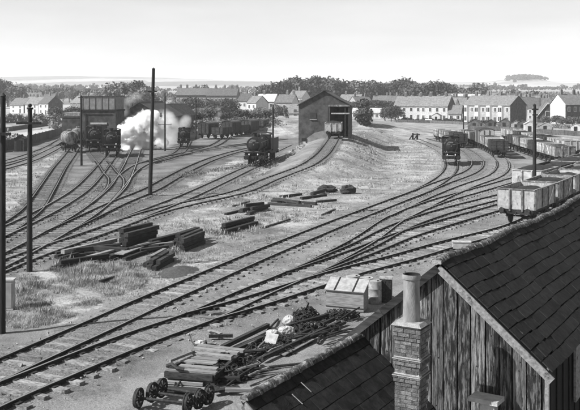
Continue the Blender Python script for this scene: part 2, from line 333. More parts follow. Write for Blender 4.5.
def ground_mat():
    m = bpy.data.materials.new('yard_cinders_and_grass'); m.use_nodes = True; n = m.node_tree.nodes; l = m.node_tree.links.new
    b = n['Principled BSDF']; b.inputs['Roughness'].default_value = .95; b.inputs['Specular IOR Level'].default_value = .1
    ge = n.new('ShaderNodeNewGeometry')
    def noise(s, d=6, r=.6, st=None):
        x = n.new('ShaderNodeTexNoise'); x.inputs['Scale'].default_value = s; x.inputs['Detail'].default_value = d; x.inputs['Roughness'].default_value = r
        if st: q = n.new('ShaderNodeMapping'); q.inputs['Scale'].default_value = st; q.inputs['Rotation'].default_value = (0, 0, R(-31)); l(ge.outputs['Position'], q.inputs[0]); l(q.outputs[0], x.inputs[0])
        else: l(ge.outputs['Position'], x.inputs[0])
        return x.outputs[0]
    def mr(v, a, b_, c, d_):
        x = n.new('ShaderNodeMapRange'); x.inputs['From Min'].default_value = a; x.inputs['From Max'].default_value = b_; x.inputs['To Min'].default_value = c; x.inputs['To Max'].default_value = d_; l(v, x.inputs[0]); return x.outputs[0]
    def op(o, a, c, clamp=False):
        x = n.new('ShaderNodeMath'); x.operation = o; x.use_clamp = clamp
        for i, v in enumerate((a, c)):
            if isinstance(v, (int, float)): x.inputs[i].default_value = v
            else: l(v, x.inputs[i])
        return x.outputs[0]
    def mix(f, a, c):
        x = n.new('ShaderNodeMix')
        for i, v in ((0, f), (2, a), (3, c)):
            if isinstance(v, (int, float)): x.inputs[i].default_value = v
            else: l(v, x.inputs[i])
        return x.outputs[0]
    def attr(k): x = n.new('ShaderNodeAttribute'); x.attribute_name = k; return x.outputs['Fac']
    pale = op('MULTIPLY', mr(noise(.16, 5), .35, .65, .17, .29), mr(noise(24, 4, .85), .34, .66, .5, 1.42))
    pale = op('MULTIPLY', pale, mr(noise(.7, 8, .75), .48, .7, 1, .5))
    ash = op('MULTIPLY', mr(noise(.2, 6, .65), .35, .66, .09, .24), mr(noise(14, 4, .8), .34, .66, .5, 1.45))
    base = mix(attr('ash'), pale, ash)
    stones = op('MULTIPLY', base, mr(noise(17, 3, .8), .36, .62, .3, 1.3))
    base = mix(attr('trackbed'), base, stones)
    g1 = op('MULTIPLY', mr(noise(.35, 7, .7), .34, .64, .22, .46), mr(noise(5, 6, .8), .34, .66, .45, 1.4))
    g1 = op('MULTIPLY', g1, mr(noise(.16, 6, .7), .4, .6, .55, 1.15))
    vo = n.new('ShaderNodeTexVoronoi'); vo.inputs['Scale'].default_value = .0042; l(ge.outputs['Position'], vo.inputs['Vector'])
    se = n.new('ShaderNodeSeparateColor'); l(vo.outputs['Color'], se.inputs[0])
    field = op('MULTIPLY', mr(se.outputs[0], 0, 1, .2, .46), mr(noise(.05, 4), .3, .7, .8, 1.15))
    sp = n.new('ShaderNodeSeparateXYZ'); l(ge.outputs['Position'], sp.inputs[0])
    g1 = mix(mr(sp.outputs[1], 330, 600, 0, 1), g1, field)
    gm = mr(op('ADD', attr('grass'), mr(noise(1.1, 6, .7), .3, .7, -.42, .42)), .42, .58, 0, 1)
    l(mix(gm, base, g1), b.inputs['Base Color'])
    bu = n.new('ShaderNodeBump'); bu.inputs['Strength'].default_value = .55; bu.inputs['Distance'].default_value = .09; l(noise(9, 6, .75), bu.inputs['Height']); l(bu.outputs[0], b.inputs['Normal'])
    return m
me.materials.append(ground_mat()); go = link_mesh('ground', me); tag(go, kind='structure')
# ------------------------------------------------------------------ tracks: rails, chairs, sleepers
PROF = [(-.038, 0), (.038, 0), (.038, -.045), (.016, -.056), (.016, -.11), (.04, -.126), (.04, -.165), (-.04, -.165), (-.04, -.126), (-.016, -.11), (-.016, -.056), (-.038, -.045)]
def sweep(pts, side, dz, shine=(0,)):
    mb = MB(); n = len(PROF); k = len(pts); vs = []
    for i, p in enumerate(pts):
        t = pts[min(i + 1, k - 1)] - pts[max(i - 1, 0)]; t.z = 0; t.normalize(); rt = Vector((t.y, -t.x, 0)); c = p + rt * side
        for u, w in PROF: vs.append(c + rt * u + Vector((0, 0, w + dz)))
    fs = [(i * n + j, (i + 1) * n + j, (i + 1) * n + (j + 1) % n, i * n + (j + 1) % n) for i in range(k - 1) for j in range(n)]
    mb.add(vs, fs); mb.m = [1 if (q % n) in shine else 0 for q in range(len(fs))]
    return mb
slp = [MB().box((0, 0, 0), (2.6 + random.uniform(-.1, .1), .25, .13)).mesh('sleeper', M_sleeper) for _ in range(4)]
used_sl = np.zeros((0, 2))
for ti, (k, pts, used, lab) in enumerate(TR):
    P = PATH[k]; dz = .0035 * ti
    t = thing('railway_track', lab, 'railway track', tuple(P[0]), 0, 'tracks of the yard'); o0 = P[0]
    Q = [p - o0 for p in P]
    for s in (-.7525, .7525): sweep(Q, s, dz, (0, 1, 11) if used == 2 else (0,)).build('rail', [M_rail, M_railtop if used else M_railtop2], t, fix=False)
    ch = MB(); farm = MB(); nf = 0; placed = []
    for i, p in enumerate(Q):
        w = P[i]
        if w.y > 150 and i % 2: continue
        tn = Q[min(i + 1, len(Q) - 1)] - Q[max(i - 1, 0)]; a = math.atan2(tn.y, tn.x) + math.pi / 2 + random.uniform(-.03, .03)
        clash = len(used_sl) and (np.hypot(used_sl[:, 0] - w.x, used_sl[:, 1] - w.y) < .62).any()
        rt = Vector((math.cos(a), math.sin(a), 0))
        if w.y < 115:
            for s in (-.7525, .7525): ch.box(p + rt * s + Vector((0, 0, -.125 + dz)), (.4, .23, .11), rz=a)
        if clash: continue
        placed.append((w.x, w.y)); z = -.152 + random.uniform(-.03, .012) + dz * .6
        if w.y < 78:
            s = link_mesh('sleeper', random.choice(slp), t, p + rt * random.uniform(-.06, .06) + Vector((0, 0, z)), (0, 0, a))
        elif w.y < 150: farm.box(p + Vector((0, 0, z)), (2.6, .25, .13), rz=a); nf += 1
    if placed: used_sl = np.vstack([used_sl, np.array(placed)])
    if ch.v: tag(ch.build('rail_chairs', M_iron, t, fix=False), kind='stuff')
    if nf: tag(farm.build('far_sleepers', M_sleeper, t, fix=False), kind='stuff')
# ------------------------------------------------------------------ grass
def tufts(name, n, ymin, ymax, h, blades, w, polys, label, mt, gap=1.2, keep=1.0):
    vs = []; fs = []
    lo = np.min([p.min(0) for p in polys], 0); hi = np.max([p.max(0) for p in polys], 0); lo[1] = max(lo[1], ymin); hi[1] = min(hi[1], ymax)
    px = rng.uniform(lo[0], hi[0], n); py = rng.uniform(lo[1], hi[1], n); m = np.zeros(n, bool)
    for p in polys: m |= inside(p, px, py)
    m &= (np.sin(px * .9) * np.cos(py * .8 + 1) + .6 * np.sin(px * 2.7 + py * 2.1) + rng.uniform(-.9, .9, n)) > (1 - keep)
    px = px[m]; py = py[m]; m = track_dist(px, py) > gap; px = px[m]; py = py[m]; pz = terrain(px, py)
    nt_ = len(px); cl = np.sin(px * 2.9 + 1.7 * np.sin(py * 1.3)) * np.cos(py * 2.3 + 1.1 * np.sin(px * .9)); hh = h * (.4 + .7 * rng.random(nt_) ** 2) * (1 + .45 * np.sin(px * .7 + 2) * np.cos(py * .6)) * (.95 + .75 * cl)
    V = []; 
    for _ in range(blades):
        a = rng.uniform(0, 2 * np.pi, nt_); ln = rng.uniform(.15, .8, nt_) * hh; ca, sa = np.cos(a), np.sin(a)
        bx = px + rng.normal(0, h * .22, nt_); by = py + rng.normal(0, h * .22, nt_); hv = hh * rng.uniform(.6, 1.1, nt_)
        V.append(np.stack([np.stack([bx - sa * w, by + ca * w, pz - .06], 1), np.stack([bx + sa * w, by - ca * w, pz - .06], 1), np.stack([bx + ca * ln, by + sa * ln, pz + hv], 1)], 1))
    V = np.concatenate(V).reshape(-1, 3); nv = len(V)
    me = bpy.data.meshes.new(name); me.vertices.add(nv); me.vertices.foreach_set('co', V.astype('f').ravel()); me.loops.add(nv); me.loops.foreach_set('vertex_index', np.arange(nv, dtype='i'))
    me.polygons.add(nv // 3); me.polygons.foreach_set('loop_start', np.arange(0, nv, 3, dtype='i')); me.polygons.foreach_set('loop_total', np.full(nv // 3, 3, 'i')); me.update(calc_edges=True)
    me.materials.append(mt); return tag(link_mesh(name, me), label, 'grass', kind='stuff')
tufts('grass', 190000, 28, 66, .15, 6, .013, GR, 'dry rough grass between the timber stacks and the long track', M_grass, 1.2, 1.25)
tufts('grass', 150000, 60, 175, .2, 5, .03, GR, 'dry grass over the bank and the field', M_grass, 1.05, .8)
tufts('weeds', 5200, 28, 62, .34, 8, .035, [poly_px([(10, 318), (10, 285), (60, 262), (120, 258), (150, 262), (110, 275), (80, 300), (40, 318)]), poly_px([(150, 255), (240, 215), (290, 200), (300, 215), (200, 255)])], 'leafy weeds growing round the timber stacks', M_weed, 1.3, .7)
tufts('grass', 34000, 29, 46, .19, 8, .011, [poly_px([(4, 326), (4, 280), (40, 272), (70, 264), (118, 262), (152, 276), (140, 286), (100, 304), (60, 323), (24, 329)])], 'long pale grass below the left pole', M_grass, 1.7, 1.3)
tufts('bank_weeds', 9000, 85, 140, .42, 6, .05, [poly_px([(345, 150), (352, 139), (372, 146), (380, 165), (362, 170)]), poly_px([(248, 176), (262, 168), (290, 157), (300, 152), (304, 158), (280, 168), (255, 180)])], 'darker weed patches on both slopes of the bank', M_weed, 1.4, .2)

# loose stones and cinders along the nearer tracks
SV = []; SF = []; r_ = np.random.default_rng(77)
near_pts = np.array([(p.x, p.y) for k in PATH for p in PATH[k] if p.y < 95 and -32 < p.x < 36])
for i in range(15000):
    c = near_pts[r_.integers(len(near_pts))] + r_.normal(0, 1.25, 2)
    s_ = r_.uniform(.018, .05) * (2.2 if r_.random() < .03 else 1); z = .06 if i % 3 else .08
    R3 = np.linalg.qr(r_.normal(size=(3, 3)))[0] * s_ * np.array([1.3, 1, .8])[:, None]; b0 = len(SV)
    for v in ((1, 0, 0), (-.8, .9, .1), (-.7, -.9, 0), (.1, 0, 1.2), (0, .1, -1)): q = R3.T @ np.array(v); SV.append((c[0] + q[0], c[1] + q[1], z + q[2]))
    SF += [(b0, b0 + 1, b0 + 3), (b0 + 1, b0 + 2, b0 + 3), (b0 + 2, b0, b0 + 3), (b0 + 1, b0, b0 + 4), (b0 + 2, b0 + 1, b0 + 4), (b0, b0 + 2, b0 + 4)]
me = bpy.data.meshes.new('loose_ballast'); me.from_pydata(SV, [], SF); me.materials.append(M_gravel); tag(link_mesh('loose_ballast', me), 'loose ballast stones and cinders along the near tracks', 'gravel', kind='stuff')
# ------------------------------------------------------------------ plank shed with the big slate roof (foreground, right)
AX = -math.atan2(.509, .861); AP = Vector((2.98, 16.8, 0))
U = Vector((.861, -.509, 0)); Vv = Vector((.509, .861, 0))
def loc3(x, y, z): return AP + U * x + Vv * y + Vector((0, 0, z))
shed = thing('plank_shed', 'large shed with peeling vertical boards and dark slate roof, lower right', 'shed', AP, AX)
ZR = 5.5; SL = .84; HW = 2.06; LEN = 15.5
def sag(y, x): return -.10 * math.sin(math.pi * min(max(y, 0), LEN) / LEN) * (1 + .3 * math.sin(y * .9)) + .018 * math.sin(y * 1.7 + x * 1.3) + .01 * math.sin(y * 4.1)
# boards of the gable, each with its own width, top cut to the slope
x = -HW + .01; i = 0
while x < HW - .06:
    w = min(random.uniform(.245, .3), HW - x); g = random.uniform(.016, .036); x1 = x + w - g; yb = random.uniform(-.012, .012)
    z0 = ZR - SL * abs(x) - .14; z1 = ZR - SL * abs(x1) - .14; zm = ZR - .14
    pr = [(x, 0), (x1, 0), (x1, z1)] + ([(0, zm)] if x < 0 < x1 else []) + [(x, z0)]
    n = len(pr); mb = MB(); mb.add([(a, yb - .028, b) for a, b in pr] + [(a, yb, b) for a, b in pr], [tuple(range(n)), tuple(range(2 * n - 1, n - 1, -1))] + [(j, j + n, (j + 1) % n + n, (j + 1) % n) for j in range(n)])
    bd_ = mb.build('board', M_planks[(i * 7 + i // 3) % 4], shed); x += w; i += 1
    for zz in (z1 - .25, 3.55, 2.6): MB().box(((x - w + x1) / 2 + random.uniform(-.03, .03), yb - .031, zz + random.uniform(-.05, .05)), (.022, .012, .022)).build('nail_head', M_iron, bd_)
mb = MB(); mb.add([(-HW, .05, 0), (HW, .05, 0), (HW, .05, ZR - SL * HW - .16), (0, .05, ZR - .16), (-HW, .05, ZR - SL * HW - .16)], [(0, 1, 2, 3, 4)]); mb.build('backing_wall', M_dark, shed)
mb = MB(); mb.box((HW - .03, LEN / 2, 1.85), (.06, LEN, 3.7)); mb.build('side_wall', M_dark, shed)
mb = MB(); mb.box((-HW + .03, LEN / 2, 1.85), (.06, LEN, 3.7)); mb.build('side_wall', M_dark, shed)
for k in range(10): MB().box((HW + .016, .25 + k * .52, 1.83), (.03, .1, 3.66)).build('side_batten', M_dark, shed)
MB().box((HW + .06, 2.35, 3.0), (.05, .5, 1.15)).build('window_shutter', M_barge, shed)
MB().box((HW + .02, -.02, 1.85), (.07, .09, 3.7)).build('corner_post', M_barge, shed)
MB().box((0, LEN + .03, 2.2), (2 * HW, .06, 4.4)).build('rear_wall', M_dark, shed)
for s in (-1, 1):                                       # bargeboards in two lengths, and the underside rafters
    a = Vector((0, -.15, ZR - .06)); b = Vector((s * (HW + .14), -.15, ZR - .06 - SL * (HW + .14))); q = a.lerp(b, .42 if s > 0 else .55)
    dn = Vector((0, 0, -.075))
    for c, e, off in ((a, q, 0), (q, b, .012)):
        MB().bar(c + dn + Vector((0, -off, 0)), e + dn + Vector((0, -off, 0)), .03, .15).build('bargeboard', M_barge if s > 0 else M_baulk, shed)
    MB().bar(a + Vector((0, .06, -.05)), b + Vector((0, .06, -.05)), .09, .09).build('verge_rafter', M_dark, shed)
# roof: sheathing, slates course by course, ridge tiles
for s in (-1, 1):
    mb = MB(); ny_ = 26
    for j in range(ny_ + 1):
        y = -.13 + (LEN + .2) * j / ny_
        for xx in (0, HW + .1): mb.v.append((s * xx, y, ZR - .055 - SL * xx + sag(y, xx) - .01))
    for j in range(ny_): mb.f.append((2 * j, 2 * j + 1, 2 * j + 3, 2 * j + 2)); mb.m.append(0)
    mb.build('roof_sheathing' if s > 0 else 'rear_roof_slope', M_dark if s > 0 else M_slate, shed)
nrm = Vector((SL, 0, 1)).normalized(); dirs = Vector((1, 0, -SL)).normalized(); EXPO = .262
bl = MB().box((0, 0, 0), (.565, .243, .02)).mesh('slate', M_slate)
bh = MB().box((0, 0, 0), (.29, .243, .02)).mesh('slate', M_slate)
th = math.atan(SL)
def rot_slate(tilt, tw): return Matrix((Vector((0, 1, 0)), dirs * -1, (Vector((0, 1, 0)).cross(dirs * -1)))).transposed().to_4x4()
BM = Matrix((Vector((0, 1, 0)), -dirs, Vector((0, 1, 0)).cross(-dirs))).transposed()
def lay(parent, me, pos, tilt, tw, nm='slate', roll=0):
    o = link_mesh(nm, me, parent); m = BM @ Matrix.Rotation(roll, 3, 'Y') @ Matrix.Rotation(tw, 3, 'Z') @ Matrix.Rotation(tilt, 3, 'X'); o.matrix_local = Matrix.Translation(pos) @ m.to_4x4(); return o
for c in range(11):
    y = -.16; k = 0
    while y < 14.3:
        half = (k == 0 and c % 2); w = .30 if half else .575
        sx = .12 + c * EXPO; xm = sx * dirs.x; yc = y + w / 2
        p = Vector((xm, yc, ZR - SL * xm + sag(yc, xm))) + nrm * (.02 + random.uniform(-.006, .006))
        t_ = math.atan((sag(yc + .3, xm) - sag(yc - .3, xm)) / .6)
        lay(shed, bh if half else bl, p, random.uniform(-.02, .02), random.uniform(-.012, .012), roll=-t_)
        y += w + .012; k += 1
def half_tile(r0, r1, l, n=9):
    mb = MB(); 
    for y, r in ((0, r0), (l * .8, r1), (l * .8, r1 * 1.16), (l, r1 * 1.16)):
        for q in range(n): a = math.pi * q / (n - 1); mb.v.append((r * math.cos(a), y, r * math.sin(a) - .02))
    for j in range(3):
        for q in range(n - 1): mb.f.append((j * n + q, j * n + q + 1, (j + 1) * n + q + 1, (j + 1) * n + q)); mb.m.append(0)
    mb.f.append(tuple(range(n))); mb.m.append(0)
    return mb.mesh('ridge_tile', M_ridge, smooth=True)
rt_me = half_tile(.086, .09, .44); mo = MB().box((0, 0, 0), (.25, .035, .05)).mesh('tile_joint', M_mortar)
for j in range(34):
    y = -.19 + j * .435; o = link_mesh('ridge_tile', rt_me, shed, (0, y, ZR + .0 + sag(y, 0) + random.uniform(-.008, .008)), (math.atan((sag(y + .4, 0) - sag(y, 0)) / .4), 0, random.uniform(-.025, .025)))
MB().bar((-.09, -.2, ZR - .01), (.09, -.2, ZR - .01), .05, .07).build('ridge_end_mortar', M_mortar, shed)
# ------------------------------------------------------------------ lower slated building against the gable
low = thing('low_slated_outbuilding', 'low outbuilding with dark slates and round ridge tiles against the plank gable', 'outbuilding', AP, AX)
LX = -1.722; LZ = 3.79; LS = .76; LL = 4.38
for s, wd in ((1, 2.3), (-1, .9)):
    mb = MB(); mb.add([(LX, -LL, LZ - .06), (LX, -.04, LZ - .06), (LX + s * wd, -.04, LZ - .06 - LS * wd), (LX + s * wd, -LL, LZ - .06 - LS * wd)], [(0, 1, 2, 3)]); mb.build('roof_sheathing' if s > 0 else 'rear_roof_slope', M_dark if s > 0 else M_slate2, low)
nrm = Vector((LS, 0, 1)).normalized(); dirs = Vector((1, 0, -LS)).normalized(); BM = Matrix((Vector((0, 1, 0)), -dirs, Vector((0, 1, 0)).cross(-dirs))).transposed()
sw = [MB().box((0, 0, 0), (w_, .276, .018)).mesh('slate', M_slate2) for w_ in (.328, .158)]
for c in range(9):
    y = -LL - .02; k = 0
    while y < -.2:
        half = (k == 0 and c % 2); w = .168 if half else .34
        sx = .1 + c * .29; xm = sx * dirs.x; yc = y + w / 2
        p = Vector((LX + xm, yc, LZ - .03 - LS * xm)) + nrm * (.014 + random.uniform(-.004, .005))
        lay(low, sw[1 if half else 0], p, random.uniform(-.02, .02), random.uniform(-.015, .015)); y += w + .004; k += 1
for j in range(10):
    link_mesh('ridge_tile', rt_me, low, (LX, -LL - .04 + j * .435, LZ + .0 + random.uniform(-.008, .008)), (0, random.uniform(-.05, .05), random.uniform(-.02, .02)))
for s, wd in ((1, 2.3), (-1, .9)):
    MB().bar((LX, -LL - .05, LZ - .1), (LX + s * wd, -LL - .05, LZ - .1 - LS * wd), .03, .14).build('bargeboard', M_barge, low)
mb = MB(); mb.add([(LX - .85, -LL, 0), (LX + 2.2, -LL, 0), (LX + 2.2, -LL, LZ - LS * 2.2 - .1), (LX, -LL, LZ - .1), (LX - .85, -LL, LZ - LS * .85 - .1)], [(0, 1, 2, 3, 4)]); mb.build('end_wall', M_wallt, low)
MB().box((LX - .8, -LL / 2, 1.5), (.1, LL - .1, 3.0)).build('side_wall', M_wallt, low)
MB().box((LX + 2.2, -LL / 2, 1.0), (.1, LL - .1, 2.0)).build('side_wall', M_wallt, low)
for yy, dx in ((-2.9, .2), (-3.35, .28)):               # two loose slate hooks on the slope
    mb = MB(); mb.bar((LX + dx, yy, LZ - LS * dx + .02), (LX + dx + .2, yy + .02, LZ - LS * (dx + .2) + .03), .012, .012); mb.build('slate_hook', M_mortar, low)
# ------------------------------------------------------------------ brick chimney with clay pot
chm = thing('brick_chimney', 'brick chimney stack with a tall clay pot, in front of plank gable', 'chimney', loc3(.0, -1.5, 1.6), AX)
CWX, CWY = .475, .43; ZT = 8.7 - (322 - 98) / 850 * 15.45 - 1.6
MB().box((0, 0, ZT / 2 - .03), (CWX - .03, CWY - .03, ZT - .06)).build('mortar_core', M_mortar, chm)
def brk(l): return MB().box((0, 0, 0), (l, .102, .064)).mesh('brick', M_brick)
b1, b2, b3 = brk(.215), brk(.10), brk(.155)
nc = int((ZT - .02) / .0755); bands = {nc - 1: .035, nc - 2: .035, nc - 3: .018, nc - 8: .03, nc - 9: .02, nc - 12: .03, nc - 13: .018}
def course(L_, off):
    out = []; x = -L_ / 2
    first = .10 if off else .215
    while x < L_ / 2 - .03:
        l = min(first if x == -L_ / 2 else .215, L_ / 2 - x); out.append((x + l / 2, l)); x += l + .011
    return out
for c in range(nc):
    e = bands.get(c, 0); z = .035 + c * .0755
    if z < ZT - 1.95: continue
    for side in range(4):
        Ls = (CWX if side % 2 == 0 else CWY - .205) + 2 * e * (1 if side % 2 == 0 else 1)
        for xc, l in course(Ls, (c + side // 2) % 2):
            me_ = b1 if l > .18 else (b3 if l > .125 else b2)
            dd = (CWY if side % 2 == 0 else CWX) / 2 - .049 + e + random.uniform(-.003, .003)
            p = [(xc, -dd, z), (dd, xc, z), (xc, dd, z), (-dd, xc, z)][side]
            o = link_mesh('brick', me_, chm, p, (0, 0, (side % 2) * math.pi / 2)); o.scale.x = l / (.215 if me_ is b1 else (.155 if me_ is b3 else .10))
for zc, ex in ((ZT - .012, .11), (.035 + (nc - 9.55) * .0755 + .0755 * 2, .085), (.035 + (nc - 13.55) * .0755 + .0755 * 2, .085)):
    mb = MB(); a_, b_ = CWX / 2 + ex / 2, CWY / 2 + ex / 2; mb.add([(-a_, -b_, zc - .03), (a_, -b_, zc - .03), (a_, b_, zc - .03), (-a_, b_, zc - .03), (-a_ * .8, -b_ * .8, zc + .03), (a_ * .8, -b_ * .8, zc + .03), (a_ * .8, b_ * .8, zc + .03), (-a_ * .8, b_ * .8, zc + .03)], [(0, 1, 5, 4), (1, 2, 6, 5), (2, 3, 7, 6), (3, 0, 4, 7), (4, 5, 6, 7), (3, 2, 1, 0)])
    mb.build('mortar_flaunching', M_mortar, chm)
mb = MB(); pr = [(.168, 0), (.16, .1), (.15, .5), (.147, .76), (.165, .775), (.17, .82), (.16, .86), (.125, .86), (.12, .3)]; n = 20
for r, z in pr:
    for q in range(n): a = 2 * math.pi * q / n; mb.v.append((r * math.cos(a), r * math.sin(a), ZT + z))
for j in range(len(pr) - 1):
    for q in range(n): mb.f.append((j * n + q, j * n + (q + 1) % n, (j + 1) * n + (q + 1) % n, (j + 1) * n + q)); mb.m.append(0 if j < 6 else 1)
pot = mb.build('chimney_pot', [M_pot, M_soot_shade], chm, smooth=True)
# short stub with slabs
stub = thing('chimney_stub', 'short brick stub topped with two pale stone slabs before the boards', 'chimney', loc3(1.08, -.42, 1.2), AX)
MB().box((0, 0, .8), (.3, .3, 1.6)).build('brick_shaft', M_wallb, stub)
MB().box((.02, 0, 1.73), (.27, .34, .22), rz=.1).build('lower_slab', M_stone, stub)
MB().box((-.02, -.02, 1.88), (.56, .38, .08), rz=-.05).build('upper_slab', M_stone, stub)
# ------------------------------------------------------------------ scrap and stores in front of the shed
def gp(px, py, z=0): return G(px, py, z)
def hdg(p, q): return math.atan2(q.y - p.y, q.x - p.x)
def baulk(p, q, w, h, z, label, name='timber_baulk', mt=None, group=None, cat='timber'):
    """one squared timber lying from p to q, its underside at height z"""
    p = Vector((p[0], p[1], 0)); q = Vector((q[0], q[1], 0)); l = (q - p).length; mb = MB()
    a, b, c = l / 2, w / 2, h; ch = min(w, h) * .06; j = lambda: random.uniform(-.012, .012)
    mb.prism([(-b, ch), (-b + ch, 0), (b - ch, 0), (b, ch), (b + j(), c - ch), (b - ch, c + j()), (-b + ch, c + j()), (-b, c - ch)], (-a, 0, 0), (a, 0, 0))
    me_ = mb.mesh(name, mt or M_baulk); o = link_mesh(name, me_); m = (p + q) / 2
    o.location = (m.x, m.y, TZ(m.x, m.y) + z); o.rotation_euler = (0, random.uniform(-.01, .01), hdg(p, q)); return tag(o, label, cat, group)
def wheelset(pl, pr_, dia, label):
    a = gp(*pl, dia / 2); b = gp(*pr_, dia / 2); c = (a + b) / 2; l = (b - a).length
    t = thing('wheelset', label, 'wheelset', (c.x, c.y, dia / 2 + .02), hdg(a, b), 'loose wheelsets by the scrap')
    MB().cyl((-l / 2 - .16, 0, 0), (l / 2 + .16, 0, 0), .042, n=10).build('axle', M_iron, t, True)
    r = dia / 2
    for s in (-1, 1):
        w = MB(); x = s * l / 2
        pr = [(r * 1.06, -.045), (r * 1.06, -.015), (r, -.01), (r * .985, .06), (r * .84, .06), (r * .84, -.045)]; n = 26
        for rr, u in pr:
            for q in range(n): an = 2 * math.pi * q / n; w.v.append((x + s * u, rr * math.cos(an), rr * math.sin(an)))
        for j in range(len(pr)):
            for q in range(n): w.f.append((j * n + q, j * n + (q + 1) % n, (j + 1) % len(pr) * n + (q + 1) % n, (j + 1) % len(pr) * n + q)); w.m.append(0)
        wo_ = w.build('wheel', M_iron, t, True)
        for q in range(8):
            an = 2 * math.pi * q / 8 + .2; MB().bar((x, r * .15 * math.cos(an), r * .15 * math.sin(an)), (x, r * .88 * math.cos(an), r * .88 * math.sin(an)), .035, .04).build('spoke', M_iron, wo_)
        MB().cyl((x - .07, 0, 0), (x + .07, 0, 0), .085, n=12).build('hub', M_iron, wo_, True)
wheelset((138.6, 398.8), (187.4, 404), .54, 'front loose wheelset of the three, at the bottom edge')
wheelset((152, 393), (199, 399.5), .54, 'middle loose wheelset of the three by the scrap')
wheelset((161.5, 388.5), (208.5, 395.5), .54, 'rear loose wheelset of the three, nearest the wooden deck')
# raised deck of an old wagon body
pa, pb, pc, pd = [Vector(gp(*p, .42)) for p in ((166, 370), (213, 373.5), (243, 349), (200, 344))]
deck = thing('wagon_deck', 'old pale timber wagon deck propped on blocks above the scrap', 'wagon deck', (0, 0, 0))
N_ = 9
for k in range(N_):
    f0, f1 = k / N_ + random.uniform(.004, .02), (k + 1) / N_ - random.uniform(.004, .02); e0, e1 = random.choice([-.04, .02, .0, .16]) + random.uniform(-.03, .03), random.choice([-.06, .0, .04, .22]) + random.uniform(-.03, .03)
    if k in (2, 6): continue
    a, b, c, e = pa.lerp(pd, f0).lerp(pb.lerp(pc, f0), e0), pb.lerp(pc, f0).lerp(pa.lerp(pd, f0), e1), pb.lerp(pc, f1).lerp(pa.lerp(pd, f1), e1), pa.lerp(pd, f1).lerp(pb.lerp(pc, f1), e0); dz_ = Vector((0, 0, -.05)); up = Vector((0, 0, random.uniform(-.01, .07)))
    mb = MB(); mb.add([p + up for p in (a, b, c, e)] + [p + dz_ for p in (a, b, c, e)], [(0, 1, 2, 3), (7, 6, 5, 4), (0, 4, 5, 1), (1, 5, 6, 2), (2, 6, 7, 3), (3, 7, 4, 0)]); mb.build('deck_plank', M_baulk_pale, deck)
dn = Vector((0, 0, -.14))
for a, b in ((pa, pb), (pb, pc), (pd, pc), (pa, pd)): MB().bar(a + dn, b + dn, .12, .17).build('deck_beam', M_baulk, deck)
MB().bar(pa.lerp(pd, .12) + Vector((0, 0, -.3)), pb.lerp(pc, .12) + Vector((0, 0, -.3)), .1, .3).build('deck_shade_board', M_baulk, deck)  # dark boards added to fill the shadowed space under the deck
MB().bar(pb.lerp(pa, .08).lerp(pc.lerp(pd, .08), .15) + Vector((0, 0, -.3)), pc.lerp(pd, .08) + Vector((0, 0, -.3)), .1, .3).build('deck_shade_board', M_baulk, deck)
for p in (pa.lerp(pc, .12), pb.lerp(pd, .12), pc.lerp(pa, .1), pd.lerp(pb, .1)): MB().box((p.x, p.y, .1), (.3, .3, .2), rz=.3).build('prop_block', M_baulk, deck)
for i, (p, q, w, h, z, pale) in enumerate([((158, 380), (206, 383), .75, .1, .02, 1), ((163, 391), (200, 393.5), .28, .1, .02, 0)]):
    baulk(gp(*p), gp(*q), w, h, z, ['wide pale slab lying in front of the wooden deck', 'dark beam lying among the loose wheelsets'][i], 'slab' if pale else 'timber_baulk', M_baulk_pale if pale else None)
def rod(pts, r, label, name='iron_rod', mt=None, cat='scrap'):
    o = MB().tube(pts, r, 7).build(name, mt or M_iron, smooth=True); return tag(o, label, cat)
rod([gp(170, 361, .52), gp(194, 351.5, .52)], .05, 'pale round bar lying on the old wagon deck', 'pale_bar', M_baulk_pale)
rod([gp(191, 333, .75) , gp(190.3, 336, .6), gp(191.5, 341, .3), gp(194.5, 345.5, .02)], .022, 'thin bent pale rod standing beyond the deck', 'bent_rod', M_stone)
rod([gp(167, 366, .48), gp(172, 364, .58), gp(177, 368, .52), gp(184, 369.5, .48)], .06, 'dark bent hook on the deck corner', 'iron_hook')
def lump(name, c, r, label, mt, cat, jit=.22, sub=(12, 8), parts=0, rz=0, group=None):
    c = Vector(c); mb = MB(); mb.sphere((0, 0, 0), r, sub[0], sub[1], jit); o = mb.build(name, mt, smooth=False); o.location = (c.x, c.y, c.z); o.rotation_euler = (0, 0, rz); return tag(o, label, cat, group)
lump('stone_block', gp(200.5, 344, .12), (.22, .16, .13), 'small pale stone block beyond the deck', M_stone, 'stone')
lump('timber_offcut', gp(210, 345.5, .06), (.26, .1, .07), 'dark offcut beside the small pale stone block', M_baulk, 'timber')
lump('cement_sack', gp(289, 321, .2), (.24, .2, .22), 'upper white sack by the dark spring heap', M_sack, 'sack', .1, (14, 9))
lump('cement_sack', gp(286, 331.5, .18), (.34, .22, .2), 'larger slumped white sack below the dark spring heap', M_sack, 'sack', .1, (14, 9), rz=.4)
lump('cement_sack', gp(272.5, 334, .14), (.26, .18, .16), 'leftmost white sack above the leaning pale slab', M_sack, 'sack', .12, (14, 9))
sl_ = MB().box((0, 0, 0), (.42, .06, .62)).build('stone_slab', M_stone); sl_.location = gp(270.5, 341, .26); sl_.rotation_euler = (R(-52), R(8), R(-14)); tag(sl_, 'flat pale slab leaning below the white sacks', 'slab')
